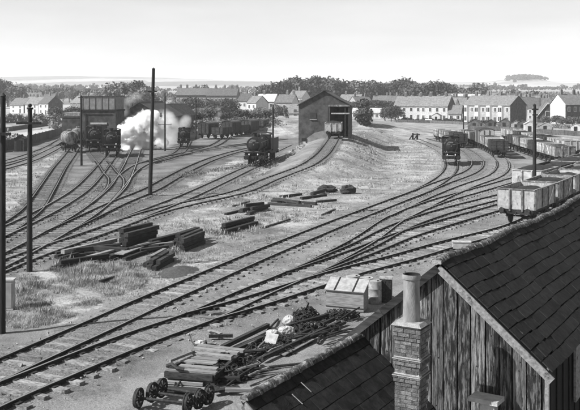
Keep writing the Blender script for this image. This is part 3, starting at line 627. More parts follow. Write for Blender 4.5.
def heap(name, c, rx, ry, h, n, label, mt, cat='scrap'):
    """pile of twisted castings: coil springs and bent straps, one pile"""
    mb = MB(); c = Vector(c)
    for _ in range(n):
        a = random.uniform(0, 6.28); q = math.sqrt(random.random()); p = Vector((math.cos(a) * rx * q, math.sin(a) * ry * q, h * (1 - q * q) * random.uniform(.3, 1)))
        R3 = Matrix.Rotation(random.uniform(0, 3), 3, 'X') @ Matrix.Rotation(random.uniform(0, 3), 3, 'Z')
        kind = random.random()
        if kind < .6:
            pts = [p + R3 @ Vector((.09 * math.cos(t), .09 * math.sin(t), t * .018)) for t in np.linspace(0, 9, 16)]; mb.tube(pts, .02, 4)
        else: mb.box(p, (random.uniform(.1, .4), .06, .05), M=R3)
    o = mb.build(name, mt, fix=False); o.location = c; o['kind'] = 'stuff'; return tag(o, label, cat)
heap('spring_heap', gp(306, 319, 0), .55, .5, .5, 130, 'dark rounded heap of coil springs and castings beside white sacks', M_iron)
heap('scrap_heap', gp(343, 318, 0), .75, .45, .35, 90, 'low heap of rusty castings before the lidded box', M_iron)
heap('scrap_heap', gp(222, 378, 0), .9, .6, .35, 130, 'tangle of rusty scrap under the right side of the wooden deck', M_iron)
heap('scrap_heap', gp(262, 352, 0), 1.2, .5, .22, 110, 'scattered rusty scrap between deck and slate ridge', M_iron)
rails_px = [((222, 352), (268, 330), .14, .16, 0), ((228, 358), (262, 343), .2, .12, 0), ((236, 361), (276, 346.5), .3, .06, 1), ((258, 357), (334, 322), .1, .14, 0), ((262, 364), (340, 326), .1, .14, 0), ((290, 350), (345, 325), .1, .12, 0),
            ((285, 331), (328, 319), .12, .12, 0), ((246, 367), (285, 349), .16, .1, 0), ((243, 351), (262, 342), .2, .05, 1), ((238, 364), (252, 357), .18, .05, 1), ((300, 338), (342, 322), .22, .05, 1), ((236, 374), (262, 372), .14, .1, 0), ((205, 383), (240, 384), .16, .12, 0), ((282, 357), (312, 341), .25, .04, 1), ((230, 380), (256, 366), .12, .1, 0)]
txt = ['topmost dark beam left of the leaning slab', 'thick dark beam below the topmost one by the deck', 'pale plank at the deck\'s right end', 'long rail running up toward the lidded box', 'longest rusty rail alongside the slate ridge', 'rusty rail end close above the ridge tiles', 'dark beam beneath the spring heap', 'dark beam crossing the scattered scrap', 'short pale plank beside the leaning slab', 'short pale board on the scrap at the deck', 'pale plank lying past the white sacks', 'dark timber lying level below the scrap', 'dark timber beside the deck\'s shadowed end', 'pale board tucked above the ridge tiles', 'dark beam slanting by the ridge\'s lower end']
for (p, q, w, h, pale), tx in zip(rails_px, txt): baulk(gp(*p), gp(*q), w, h, random.uniform(.0, .12), tx, 'plank' if pale else 'timber_baulk', M_baulk_pale if pale else M_baulk, 'timbers of the scrap pile')
# lidded box
pl, pr_ = gp(326, 309), gp(363.5, 312.5); bw_ = (pr_ - pl).length; BH = .82; BD = .72
box = thing('lidded_box', 'big wooden storage box with a sloping pale lid beside the rails', 'storage box', ((pl + pr_) / 2).to_tuple(), hdg(pl, pr_))
for k in range(3): MB().box((0, .02, .14 + k * .272), (bw_, .04, .264)).build('front_board', M_crate, box)
for s in (-1, 1): MB().add([(s * x, y, z) for x in (bw_ / 2 * .93, bw_ / 2 * .985) for y, z in ((.045, 0), (BD, 0), (BD, BH + .31), (.045, BH - .02))], [(0, 1, 2, 3), (7, 6, 5, 4), (0, 4, 5, 1), (1, 5, 6, 2), (2, 6, 7, 3), (3, 7, 4, 0)]).build('end_panel', M_crate, box)
MB().box((0, BD, .55), (bw_, .04, 1.1)).build('back_board', M_crate, box)
mb = MB(); mb.bar((0, -.08, BH - .01), (0, BD + .06, BH + .35), bw_ + .1, .035); mb.build('lid', M_lid, box)
for xx in (-.42, .36): MB().bar((xx, -.09, BH + .02), (xx, BD + .05, BH + .375), .05, .025).build('lid_batten', M_iron, box)
MB().box((0, -.012, .14), (bw_ * 1.01, .02, .03)).build('iron_strap', M_iron, box)
def drum(c, r, h, label, mt):
    t = thing('oil_drum', label, 'drum', c); b = MB(); n = 20
    pr = [(r * .97, 0), (r, .02), (r, h * .32), (r * 1.03, h * .335), (r, h * .35), (r, h * .65), (r * 1.03, h * .665), (r, h * .68), (r, h), (r * .93, h), (r * .93, h - .02), (0.001, h - .02)]
    for rr, z in pr:
        for q in range(n): a = 2 * math.pi * q / n; b.v.append((rr * math.cos(a), rr * math.sin(a), z))
    for j in range(len(pr) - 1):
        for q in range(n): b.f.append((j * n + q, j * n + (q + 1) % n, (j + 1) * n + (q + 1) % n, (j + 1) * n + q)); b.m.append(0)
    b.build('drum_body', mt, t, True); MB().cyl((r * .5, 0, h - .02), (r * .5, 0, h + .015), .04, n=8).build('bung', M_iron, t)
drum(gp(374.5, 303), .3, .95, 'oil drum standing right of the lidded box', M_drum)
drum(gp(353.5, 303.2) + Vector((0, .3, 0)), .3, 1.12, 'pale-topped drum half hidden behind the lidded box', M_lid)
drum(gp(365.5, 299.5), .34, .95, 'drum with pale lid between lidded box and dark cabinet', M_lid)
cb = thing('iron_cabinet', 'dark upright cabinet at the right of the oil drums', 'cabinet', gp(386, 301.5), -.2)
MB().box((0, 0, .5), (.5, .45, 1.0)).build('body', M_iron, cb); MB().box((0, 0, 1.02), (.56, .5, .05)).build('top', M_drum, cb); MB().box((-.12, -.24, .5), (.22, .02, .85)).build('door', M_iron, cb); MB().box((.13, -.24, .5), (.22, .02, .85)).build('door', M_iron, cb)
pbx = thing('concrete_trough', 'pale concrete trough on the track just above the shed ridge', 'trough', gp(461.5, 249, .1), -.12)
MB().box((0, 0, .22), (.98, .44, .36)).build('trough_body', M_concrete, pbx); MB().box((0, 0, .42), (1.06, .5, .05)).build('trough_lid', M_stone, pbx)
for zz in (-.25, .25): MB().box((zz, 0, .02), (.14, .4, .06)).build('foot', M_concrete, pbx)
# ------------------------------------------------------------------ stacks of timber on the grass
def pile(specs, group, what):
    ordn = ['first', 'second', 'third', 'fourth', 'fifth', 'sixth', 'seventh', 'eighth', 'ninth', 'tenth']; lev = {}
    for i, (p, q, w, h, z, m) in enumerate(specs):
        l_ = round(z / .25); k = lev.get(l_, 0); lev[l_] = k + 1; where = ['bottom layer', 'second layer', 'third layer', 'top layer'][min(l_, 3)]; jx, jy, jz = random.uniform(-1.6, 1.6), random.uniform(-.35, .35), random.uniform(-.5, .5); p = (p[0] + jx, p[1] - jx * .3 + jy + jz); q = (q[0] + jx * .6 + random.uniform(-1, 1), q[1] - jx * .18 + jy - jz * .3)
        baulk(gp(*p), gp(*q), w, h, z, ('pale ' if m else '') + what + ', ' + ordn[k] + ' back in the ' + where, 'timber_baulk', M_baulk_pale if m else M_baulk, group)
SZ = .27
big = []
for lay_ in range(4):
    for j in range(2): big.append(((121 + j * 4, 247 + j * 4), (150 + j * 6, 239 + j * 3.4), .3, .25, .26 * lay_, 0))
pile(big, 'tall stack of old baulks', 'baulk of the tall dark stack')
sec = []
for lay_ in range(3):
    for j in range(3): sec.append(((177 + j * 3, 247 + j * 2.6), (198 + j * 2.5, 239.5 + j * 2.2), .28, .25, .26 * lay_, 0))
pile(sec, 'short block stack of baulks', 'baulk of the compact right stack')
pile([((150, 248), (184, 238.5), .28, .25, 0, 0), ((152, 250.5), (186, 241), .28, .25, 0, 0), ((151, 249), (185, 239.5), .28, .25, .26, 0)], 'long baulks between the stacks', 'long baulk between the dark stacks')
pile([((55 + j * 7, 259 - j * .9), (112 + j * 3, 243.5 + j * 2.6), .26, .22, .24 * (j % 2), j % 3 == 1) for j in range(7)] + [((60, 262), (97, 250.5), .24, .2, .05, 0), ((82, 264), (118, 254), .3, .1, .25, 1)], 'long baulks laid out at the left', 'long baulk of the left spread pile')
pile([((119, 259.5), (153, 247), .55, .06, .3, 1), ((123, 262), (157, 250), .26, .2, .02, 0), ((108, 262), (135, 252), .25, .2, .1, 0)], 'planks leaning over the low pile', 'slanting plank below the tall stack')
pile([((146 + j * 4.5, 267 + j * 2), (164 + j * 4, 256.5 + j * 2.2), .24, .22, .0, 0) for j in range(3)] + [((148 + j * 4.5, 266 + j * 2), (165 + j * 4, 256 + j * 2.2), .24, .2, .24, j == 0) for j in range(3)], 'low stack at the ash heap', 'baulk of the stack by the ash heap')
pile([((223, 231), (253, 222.5), .32, .28, 0, 0), ((226, 233), (257, 225), .32, .28, 0, 0), ((224, 231.5), (254, 223.5), .3, .24, .28, 0)], 'three baulks in the open grass', 'baulk of the trio in open grass')
pile([((239 + j * 3, 213.5 + (j % 2) * 1.5), (257 + j * 3, 209 + (j % 3)), .26, .24, .24 * (j % 3), 0) for j in range(5)] + [((226, 216), (240, 212), .2, .16, 0, 0)], 'dark pile between the tracks', 'baulk heaped near the climbing track')
pile([((269, 205), (312, 207.5), .3, .2, 0, 0), ((271, 202), (315, 205), .3, .2, .0, 0), ((273, 203), (300, 206), .3, .2, .22, 0), ((279, 199), (300, 196), .3, .24, 0, 0), ((300, 200), (325, 196.5), .3, .24, 0, 0), ((318, 203), (336, 201), .24, .2, 0, 0), ((312, 197), (332, 190.5), .3, .28, .1, 0)], 'long low pile at the foot of the bank', 'baulk of the low pile below the bank')
for i, (a, b) in enumerate((((322, 216), (335, 210)), ((363, 212.5), (378, 211)), ((262, 229), (290, 220.5)), ((233, 207), (250, 202)), ((100, 283), (118, 277)))): baulk(gp(*a), gp(*b), .14, .1, .02, ['short stick of timber above the long track', 'thin dark strip in the grass right of the long low pile', 'thin dark strip in the open grass', 'thin dark strip close to the climbing track', 'thin dark strip in the weeds at left'][i], 'plank')
lump('rusty_boiler_drum', gp(348, 190, .35), (.72, .5, .45), 'rounded dark lump at the right end of the timber pile', M_baulk, 'scrap', .24)
lump('rusty_casting', gp(327, 189, .3), (.9, .4, .36), 'jagged dark lump left of the rounded one on the timber pile', M_baulk, 'scrap', .3)
mb = MB(); N0 = 22
for j in range(N0 + 1):
    for i in range(N0 + 1):
        u, v = i / N0 * 2 - 1, j / N0 * 2 - 1; r_ = math.hypot(u, v); mb.v.append((u * 1.15, v * 1.5, max(0, 1 - r_) * .3 * (1 + random.uniform(-.12, .12)) - .02))
for j in range(N0):
    for i in range(N0): k = j * (N0 + 1) + i; mb.f.append((k, k + 1, k + N0 + 2, k + N0 + 1)); mb.m.append(0)
ah = mb.build('ash_heap', mat('wet_ash', .05, .1, 9, .95, bump=.7), smooth=True); ah.location = gp(180, 271.5, 0); tag(ah, 'smooth dark ash heap right of the low baulk stack', 'ash heap')
# ------------------------------------------------------------------ posts and poles
def pole(base, top_py, label, r=.14, lean=0, arms=(), name='telegraph_pole', topx=None, cap=True, group='poles of the yard'):
    b = base.copy(); b.z = TZ(b.x, b.y); topz = CZ - (top_py - YH) / F * b.y; h = topz - b.z
    t = thing(name, label, 'pole', b, 0, group); lx = 0 if topx is None else (topx - CX) / F * b.y - b.x
    MB().cyl((0, 0, -.1), (lx, 0, h), r, r * .72, 12).build('shaft', M_pole, t, True)
    if cap: MB().cyl((lx, 0, h), (lx, 0, h + .12), r * .9, .03, 10).build('cap', M_iron, t, True)
    for dz_, half, ins in arms:
        x0 = lx * (1 - dz_ / h)
        arm = MB().box((x0, -r - .05, h - dz_), (half * 2, .09, .11)).build('crossarm', M_pole, t)
        for k in range(ins):
            xx = x0 - half + .08 + (2 * half - .16) * (k / max(1, ins - 1)); mb = MB(); mb.cyl((xx, -r - .05, h - dz_ + .05), (xx, -r - .05, h - dz_ + .14), .014, n=6); mb.cyl((xx, -r - .05, h - dz_ + .12), (xx, -r - .05, h - dz_ + .23), .045, .03, 8); mb.build('insulator', M_mortar, arm, True)
    return t
p1 = pole(gp(29.5, 272), 109.5, 'thick telegraph pole standing in the grass left of the timber stacks', .15, topx=30, arms=((.68, .62, 2),), cap=False)
mb = MB(); mb.cyl((0, 0, 0), (0, 0, .1), .16, .16, 12); mb.sphere((0, 0, .2), .1, 10, 8); q = mb.build('finial', M_pole, p1, True, loc=((30 - CX) / F * p1.location.y - p1.location.x, 0, CZ - (109.5 - YH) / F * p1.location.y - p1.location.z))
pole(gp(150, 196), 69, 'tallest pole, slightly leaning, in the middle of the left yard', .19, topx=153.5, arms=((2.0, .4, 0),))
pole(gp(2, 333), 96, 'pole cut by the left edge beside the small cabinet', .13, topx=3, arms=((1.4, .35, 2),))
pole(gp(81.5, 165.5), 96, 'pole standing before the water tank building', .15, topx=81, arms=((.2, .3, 0),))
pole(gp(165, 151), 93, 'thin pole just right of the tallest pole in the steam', .15, arms=((5.2, 1.1, 2),))
pole(gp(196, 139), 97, 'thin pole beside the dark van row', .15, arms=((.8, .35, 2),))
pole(gp(273, 158.5), 105, 'thin pole in front of the big tender engine', .16)
pole(gp(534.5, 205), 105, 'stout pole rising among the mineral wagons at right', .16, arms=((.35, .25, 2), (.8, .22, 0)))
pole(gp(161, 149), 113, 'short dark post beside the white steam', .16, arms=((.5, .3, 0),), name='signal_post')
pole(gp(463.5, 138), 106, 'thin pole at the left end of the terrace', .16)
rc = thing('relay_cabinet', 'small grey cabinet with pale top at the left edge', 'cabinet', gp(8.7, 309, 0), .05)
MB().box((0, 0, .6), (.42, .4, 1.2)).build('body', M_wallg, rc); MB().box((0, 0, 1.225), (.5, .46, .06)).build('top', M_stone, rc); MB().box((0, -.21, .6), (.34, .02, 1.0)).build('door', M_wallg, rc); MB().box((0, 0, .03), (.46, .44, .06)).build('base', M_concrete, rc)

sr = random.Random(12); wl = ['dark', 'rusty', 'short', 'bent', 'split', 'broken', 'thin', 'heavy', 'worn', 'loose', 'odd', 'flat']; ntx = 0
for px0, px1, py0, py1, n in ((226, 262, 356, 384, 9), (262, 330, 326, 352, 12), (186, 232, 336, 347, 5), (205, 232, 380, 398, 7)):
    for i in range(n):
        px, py = sr.uniform(px0, px1), sr.uniform(py0, py1); p = gp(px, py); a = sr.choice([.95, 1.0, .2, 2.2]) + sr.uniform(-.25, .25); l = sr.uniform(.25, .9); q = p + Vector((math.cos(a) * l, math.sin(a) * l, 0))
        pale = sr.random() < .35; where = {226: 'between deck and ridge', 262: 'among the long rails by the sacks', 186: 'beyond the far edge of the deck', 205: 'below the right end of the deck'}[px0]
        baulk(p, q, sr.uniform(.07, .22), sr.uniform(.04, .12), sr.uniform(0, .12), wl[i % 12] + (' pale' if pale else ' dark') + ' scrap piece lying ' + where, 'scrap_piece', M_baulk_pale if pale else M_iron, 'scrap pieces on the ground', 'scrap')

for i, (px0, px1, py0, py1, n) in enumerate(((214, 262, 350, 386, 26), (262, 335, 322, 352, 26), (170, 236, 372, 392, 12))):
    where = ['right of the wooden deck', 'between white sacks and ridge tiles', 'by the wheelsets under the deck'][i]
    for k in range(n):
        px, py = sr.uniform(px0, px1), sr.uniform(py0, py1); p = gp(px, py, .04); a = sr.gauss(1.0, .55); l = sr.uniform(.5, 1.9); q = p + Vector((math.cos(a) * l, math.sin(a) * l, sr.uniform(-.02, .3)))
        rod([p, p.lerp(q, .5) + Vector((sr.uniform(-.08, .08), sr.uniform(-.08, .08), sr.uniform(0, .08))), q], sr.uniform(.018, .05), ['thin', 'bent', 'rusty', 'crooked', 'narrow', 'slim'][k % 6] + ' ' + ['short', 'long', 'level', 'slanted', 'raised'][k // 6] + ' iron bar ' + where, 'iron_bar', sr.choice([M_iron, M_iron, M_wagonrust, M_baulk]))['group'] = 'iron bars ' + where
heap('scrap_heap', gp(232, 366, 0), .8, .5, .4, 120, 'tangled castings beside the right edge of the wooden deck', M_iron)
heap('scrap_heap', gp(283, 343, 0), 1.0, .45, .25, 100, 'tangled castings below the larger white sack', M_iron)
heap('scrap_heap', gp(316, 331, 0), .9, .45, .3, 100, 'tangled castings between spring heap and shed verge', M_iron)

pr2 = random.Random(33); pos_w = ['left', 'middle', 'right']; nn_ = {}
for k in range(20):
    px, py = pr2.uniform(52, 165), 0; py = 263 - (px - 52) * .14 + pr2.uniform(-7, 7); l = pr2.uniform(1.4, 3.2); a = 1.0 + pr2.gauss(-.1, .25); p = gp(px, py); q = p + Vector((math.cos(a) * l, math.sin(a) * l, 0)); w3 = pos_w[min(2, int((px - 52) / 38))]; nn_[w3] = nn_.get(w3, 0) + 1
    baulk(p, q, pr2.uniform(.16, .3), pr2.uniform(.12, .24), pr2.uniform(0, .22), ['old', 'split', 'short', 'dark', 'worn', 'warped', 'broken', 'thin', 'heavy', 'stained'][nn_[w3] - 1] + ' loose baulk strewn over the ' + w3 + ' of the stacked timber', 'timber_baulk', M_baulk if k % 5 else M_baulk_pale, 'loose baulks over the stacks')
# ------------------------------------------------------------------ rolling stock (length along local +Y, origin on the rail head at the near end)
def lathe_y(mb, prof, c, n=20):                         # prof: (radius, y)
    c = Vector(c); b0 = len(mb.v)
    for r, y in prof:
        for q in range(n): a = 2 * math.pi * q / n; mb.v.append((c.x + r * math.cos(a), c.y + y, c.z + r * math.sin(a)))
    for j in range(len(prof) - 1):
        for q in range(n): mb.f.append((b0 + j * n + q, b0 + j * n + (q + 1) % n, b0 + (j + 1) * n + (q + 1) % n, b0 + (j + 1) * n + q)); mb.m.append(mb.mi)
    mb.f.append(tuple(b0 + q for q in range(n))); mb.m.append(mb.mi); mb.f.append(tuple(b0 + (len(prof) - 1) * n + q for q in range(n - 1, -1, -1))); mb.m.append(mb.mi)
    return mb
def wheel_x(t, x, y, r, name='wheel', spokes=0):
    mb = MB(); n = 20; s = 1 if x > 0 else -1
    pr = [(r * 1.05, -.05), (r * 1.05, -.01), (r, 0), (r, .07), (r * .8, .07), (r * .76, .02), (.12, .03), (.12, .09), (.01, .09)]
    b0 = 0
    for rr, u in pr:
        for q in range(n): a = 2 * math.pi * q / n; mb.v.append((x + s * u, y + rr * math.cos(a), r + rr * math.sin(a)))
    for j in range(len(pr) - 1):
        for q in range(n): mb.f.append((j * n + q, j * n + (q + 1) % n, (j + 1) * n + (q + 1) % n, (j + 1) * n + q)); mb.m.append(0)
    mb.f.append(tuple(range(n))); mb.m.append(0)
    w = mb.build(name, M_iron, t, True)
    if spokes:
        for q in range(spokes): a = 2 * math.pi * q / spokes; MB().bar((x + s * .04, y + .12 * math.cos(a), r + .12 * math.sin(a)), (x + s * .04, y + r * .82 * math.cos(a), r + r * .82 * math.sin(a)), .05, .07).build('spoke', M_iron, w)
    return w
def underframe(t, Lw, wb=2.75, z=1.02, m=None):
    for s in (-1, 1):
        MB().box((s * .92, Lw / 2, z - .13), (.09, Lw, .23)).build('solebar', m or M_iron, t)
        for y in (0, Lw): MB().box((s * .55, y, z - .15), (1.1 - .002, .11, .3)).build('headstock', m or M_iron, t) if s < 0 else None
        for e, y in ((-1, 0), (1, Lw)):
            b = MB(); lathe_y(b, [(.09, 0), (.075, e * .3), (.07, e * .3), (.07, e * .44), (.17, e * .44), (.17, e * .48)], (s * .86, y, z), 12); b.build('buffer', M_iron, t, True)
        for y in (Lw / 2 - wb / 2, Lw / 2 + wb / 2):
            wheel_x(t, s * .73, y, .47)
            g = MB(); g.box((s * .98, y, .5), (.1, .24, .26)); g.add([(s * .96, y - .5, z - .22), (s * .96, y + .5, z - .22), (s * .96, y + .12, .42), (s * .96, y - .12, .42)], [(0, 1, 2, 3)]); g.bar((s * .99, y - .5, z - .28), (s * .99, y, .68), .06, .07); g.bar((s * .99, y + .5, z - .28), (s * .99, y, .68), .06, .07); g.build('axlebox', M_iron, t)
    for y in (Lw / 2 - wb / 2, Lw / 2 + wb / 2): MB().cyl((-.73, y, .47), (.73, y, .47), .06, n=8).build('axle', M_iron, t)
    for y, e in ((0, -1), (Lw, 1)): MB().tube([(0, y, z - .12), (0, y + e * .12, z - .18), (0, y + e * .16, z - .42)], .035, 6).build('coupling', M_iron, t)
    hs = MB().box((0, 0, z - .15), (2.2, .11, .3)).build('headstock', m or M_iron, t); MB().box((0, Lw, z - .15), (2.2, .11, .3)).build('headstock', m or M_iron, t)
    for o in [o for o in t.children if o.name.startswith('headstock') and len(o.data.vertices) == 8 and abs(o.data.vertices[0].co.x) > 1.099 and abs(o.data.vertices[1].co.x) < .01]: bpy.data.objects.remove(o)
def open_wagon(steel, mside, load=None, mrib=None, H=1.32):
    Lw = 5.03; Wd = 2.44; z0 = 1.05; t = thing('wagon_prototype', '', 'wagon'); mrib = mrib or mside
    underframe(t, Lw)
    MB().box((0, Lw / 2, z0 + .03), (Wd - .1, Lw - .1, .06)).build('floor', M_wagondark, t)
    if steel:
        for s in (-1, 1):
            sd = MB().box((s * (Wd / 2 - .02), Lw / 2, z0 + H / 2), (.04, Lw, H)).build('body_side', mside, t)
            for y in (.06, 1.8, 3.23, Lw - .06): MB().box((s * (Wd / 2 + .04), y, z0 + H / 2), (.09, .1, H)).build('rib', mrib, sd)
            MB().box((s * (Wd / 2 + .02), Lw / 2, z0 + H / 2 - .02), (.05, 1.32, H - .2)).build('side_door', mrib if mrib is not mside else M_wagonrust, sd)
            MB().box((s * (Wd / 2 + .02), Lw / 2, z0 + H + .025), (.12, Lw + .06, .055)).build('top_rail', mrib, sd)
            MB().bar((s * (Wd / 2 + .025), Lw - .25, z0 + H - .15), (s * (Wd / 2 + .025), 3.45, z0 + .12), .012, .11).build('white_stripe', M_white, sd)
        for y, e in ((0, -1), (Lw, 1)):
            en = MB().box((0, y + e * .022, z0 + H / 2), (Wd, .04, H)).build('body_end', mside, t)
            for xx in (-.42, .42): MB().box((xx, y + e * .09, z0 + H / 2 - .06), (.11, .1, H + .12)).build('rib', mrib, en)
            MB().box((0, y + e * .06, z0 + H + .026), (Wd + .1, .1, .057)).build('top_rail', mrib, en)
    else:
        n = 5; ph = H / n
        for s in (-1, 1):
            for k in range(n): MB().box((s * (Wd / 2 - .03), Lw / 2, z0 + ph * (k + .5)), (.055, Lw, ph - .014)).build('side_plank', mside, t)
            for y in (.1, 1.75, 3.28, Lw - .1): MB().box((s * (Wd / 2 + .02), y, z0 + H / 2 - .06), (.05, .09, H + .1)).build('stanchion', M_iron, t)
            MB().bar((s * (Wd / 2 + .02), .2, z0 + .05), (s * (Wd / 2 + .02), 1.6, z0 + H - .1), .03, .06).build('brace', M_iron, t)
        for y, e in ((0, 1), (Lw, -1)):
            for k in range(n): MB().box((0, y + e * .03, z0 + ph * (k + .5)), (Wd - .11, .055, ph - .014)).build('end_plank', mside, t)
            for xx in (-.5, .5): MB().box((xx, y - e * .035, z0 + H / 2 - .15), (.12, .07, H + .25)).build('stanchion', M_iron, t)
    if load:
        mb = MB(); nn = 12; hh = load
        for j in range(nn + 1):
            for i in range(9):
                u, v = i / 8 * 2 - 1, j / nn * 2 - 1; mb.v.append((u * (Wd / 2 - .06), Lw / 2 + v * (Lw / 2 - .06), z0 + hh + .3 * (1 - u * u) * (1 - v * v) + random.uniform(-.06, .06)))
        for j in range(nn):
            for i in range(8): k = j * 9 + i; mb.f.append((k, k + 1, k + 10, k + 9)); mb.m.append(0)
        mb.build('coal_load', M_coal, t)
    return t
def van(mside, mroof):
    Lw = 5.4; Wd = 2.44; z0 = 1.05; H = 2.0; t = thing('van_prototype', '', 'van'); underframe(t, Lw, 3.0)
    for s in (-1, 1):
        sd = MB().box((s * (Wd / 2 - .03), Lw / 2, z0 + H / 2), (.06, Lw, H)).build('body_side', mside, t)
        MB().box((s * (Wd / 2 + .02), Lw / 2, z0 + H / 2), (.05, 1.5, H - .15)).build('side_door', M_wagondark, sd)
        for y in (.05, .95, 1.8, 3.6, 4.45, Lw - .05): MB().box((s * (Wd / 2 + .02), y, z0 + H / 2), (.05, .08, H)).build('stanchion', M_iron, sd)
    arc = [(-Wd / 2, 0), (Wd / 2, 0)] + [(Wd / 2 * math.cos(a), .05 + .42 * math.sin(a)) for a in np.linspace(0, math.pi, 9)]
    for y in (.03, Lw - .03):
        en = MB().prism([(-Wd / 2 + .06, z0), (Wd / 2 - .06, z0), (Wd / 2 - .06, z0 + H)] + [((Wd / 2 - .08) * math.cos(a), z0 + H + .40 * math.sin(a)) for a in np.linspace(0.05, math.pi - .05, 9)] + [(-Wd / 2 + .06, z0 + H)], (0, y - .03, 0), (0, y + .03, 0)).build('body_end', mside, t)
        for xx in (-.45, .45): MB().box((xx, y + (-.07 if y < 1 else .07), z0 + H / 2), (.1, .06, H + .2)).build('stanchion', M_iron, en)
    ro = [((Wd / 2 + .08) * math.cos(a), z0 + H - .02 + .46 * math.sin(a)) for a in np.linspace(0, math.pi, 11)]; rin = [((Wd / 2 + .02) * math.cos(a), z0 + H - .02 + .41 * math.sin(a)) for a in np.linspace(math.pi, 0, 11)]
    MB().prism(ro + rin, (0, -.1, 0), (0, Lw + .1, 0)).build('roof', mroof, t, True)
    return t
def tank_wagon():
    Lw = 5.6; t = thing('tank_prototype', '', 'wagon'); underframe(t, Lw, 3.0)
    b = MB(); lathe_y(b, [(.3, -.12), (.75, -.06), (1.02, .06), (1.06, .16), (1.06, 5.0), (1.02, 5.1), (.75, 5.2), (.3, 5.26)], (0, .25, 2.2), 26); br = b.build('barrel', M_tank, t, True)
    for y in (.9, 2.75, 4.6): lathe_y(MB(), [(1.085, -.05), (1.085, .05)], (0, y, 2.2), 26).build('strap', M_iron, br)
    d = MB(); d.cyl((0, Lw / 2, 3.2), (0, Lw / 2, 3.5), .34, n=14); d.cyl((0, Lw / 2, 3.5), (0, Lw / 2, 3.56), .38, .3, 14); d.build('dome', M_tank, br, True)
    for y in (.5, Lw - .5): MB().box((0, y, 1.18), (1.9, .3, .3)).build('saddle', M_iron, t)
    for s in (-1, 1): MB().bar((s * .75, .05, 1.1), (s * .5, .3, 2.1), .06, .06).build('end_stay', M_iron, t)
    for s in (-1, 1): MB().bar((s * .16, Lw / 2, 3.3), (s * 1.15, Lw / 2 + .2 * s, 1.1), .04, .04).build('ladder', M_iron, t)
    return t
def steam_engine(tender=True, tanks=False, Lb=6.6):
    """front (smokebox) at local y=0 facing -Y"""
    t = thing('engine_prototype', '', 'locomotive'); zb = 2.62; rb = .86
    MB().box((0, .0, 1.02), (2.45, .12, .42)).build('buffer_beam', M_black, t)
    for s in (-1, 1):
        b = MB(); lathe_y(b, [(.1, 0), (.085, -.3), (.075, -.3), (.075, -.42), (.2, -.42), (.2, -.46)], (s * .86, -.04, 1.04), 14); b.build('buffer', M_iron, t, True)
        MB().box((s * .45, Lb * .5, .95), (.05, Lb + 2.6, .5)).build('frame', M_black, t)
        b = MB(); b.cyl((s * .98, .75, .98), (s * .98, 1.75, .98), .34, n=14); b.box((s * .98, 1.25, 1.3), (.5, .9, .5)); b.build('cylinder', M_black, t, True)
        MB().cyl((s * .98, .68, .98), (s * .98, .75, .98), .3, n=14).build('cylinder_cover', M_railtop2, t, True)
        for k, y in enumerate((2.7, 4.6, 6.5)): wheel_x(t, s * .73, y, .76, 'driving_wheel', 10)
        wheel_x(t, s * .73, 1.05 - .1, .44, 'leading_wheel')
        MB().bar((s * .95, 2.7, .5), (s * .95, 6.5, .5), .05, .12).build('coupling_rod', M_railtop2, t)
        MB().bar((s * 1.0, 1.7, .95), (s * 1.0, 4.6, .52), .06, .1).build('connecting_rod', M_railtop2, t)
        MB().box((s * 1.02, Lb / 2 + .9, 1.62), (.52, Lb + 1.6, .06)).build('running_plate', M_black, t)
        MB().tube([(s * .92, .35, 2.9), (s * .92, Lb, 2.95)], .022, 6).build('handrail', M_railtop2, t)
        b = MB(); b.box((s * .55, -.1, 1.42), (.12, .1, .2)); b.cyl((s * .55, -.16, 1.42), (s * .55, -.06, 1.42), .08, n=10); b.build('lamp', M_white, t)
    b = MB(); lathe_y(b, [(.08, -.14), (.55, -.1), (.72, 0), (.74, .02)], (0, .3, zb), 22); dr = b.build('smokebox_door', M_black, t, True)
    MB().bar((-.6, .2, zb + .25), (.6, .2, zb + .25), .04, .07).build('door_strap', M_railtop2, dr); MB().cyl((0, .08, zb), (0, .2, zb), .07, n=8).build('door_handle', M_railtop2, dr)
    b = MB(); lathe_y(b, [(.93, 0), (.95, .02), (.95, 1.55), (rb, 1.56), (rb, Lb - 1.4), (.98, Lb - 1.38), (.98, Lb)], (0, .3, zb), 26); bo = b.build('boiler', M_black, t, True)
    for y in (2.6, 3.6, 4.6): lathe_y(MB(), [(rb + .018, -.04), (rb + .018, .04)], (0, y, zb), 26).build('boiler_band', M_black, bo)
    b = MB(); b.box((0, .95, 1.95), (1.1, 1.3, .8)); b.build('saddle', M_black, t)
    for s in (-1, 1):
        MB().tube([(s * .7, 1.9, 3.25), (s * .95, 2.1, 2.7), (s * 1.0, 3.2, 2.1), (s * 1.0, 5.2, 2.05), (s * .95, 6.4, 2.5)], .045, 7).build('pipe', M_iron, t, True)
        MB().tube([(s * .97, 1.6, 1.75), (s * .98, 2.4, 1.3), (s * 1.02, 3.2, .95), (s * 1.02, 4.6, .95)], .04, 6).build('valve_rod', M_railtop2, t, True)
        MB().box((s * 1.05, .5, 1.35), (.35, .5, .06)).build('step', M_black, t); MB().bar((s * 1.1, .15, .4), (s * 1.1, .15, 1.6), .05, .05).build('step_iron', M_black, t); MB().box((s * 1.1, .15, .45), (.3, .3, .04)).build('step', M_black, t)
        MB().box((s * .88, 2.2, 1.85), (.3, .45, .42)).build('sandbox', M_black, t)
        MB().cyl((s * .62, 2.9, zb + .72), (s * .62, 3.2, zb + .72), .09, n=8).build('clack_valve', M_railtop2, t)
    MB().tube([(.32, -.02, .95), (.32, -.16, 1.15), (.32, -.14, 1.5)], .04, 6).build('brake_hose', M_iron, t, True)
    MB().tube([(-.8, -.02, 1.25), (-.8, -.12, 1.75), (0, -.12, 1.85), (.8, -.12, 1.75), (.8, -.02, 1.25)], .02, 5).build('front_handrail', M_railtop2, t, True)
    MB().box((0, .12, zb + .48), (.5, .03, .14)).build('number_plate', M_railtop2, t)
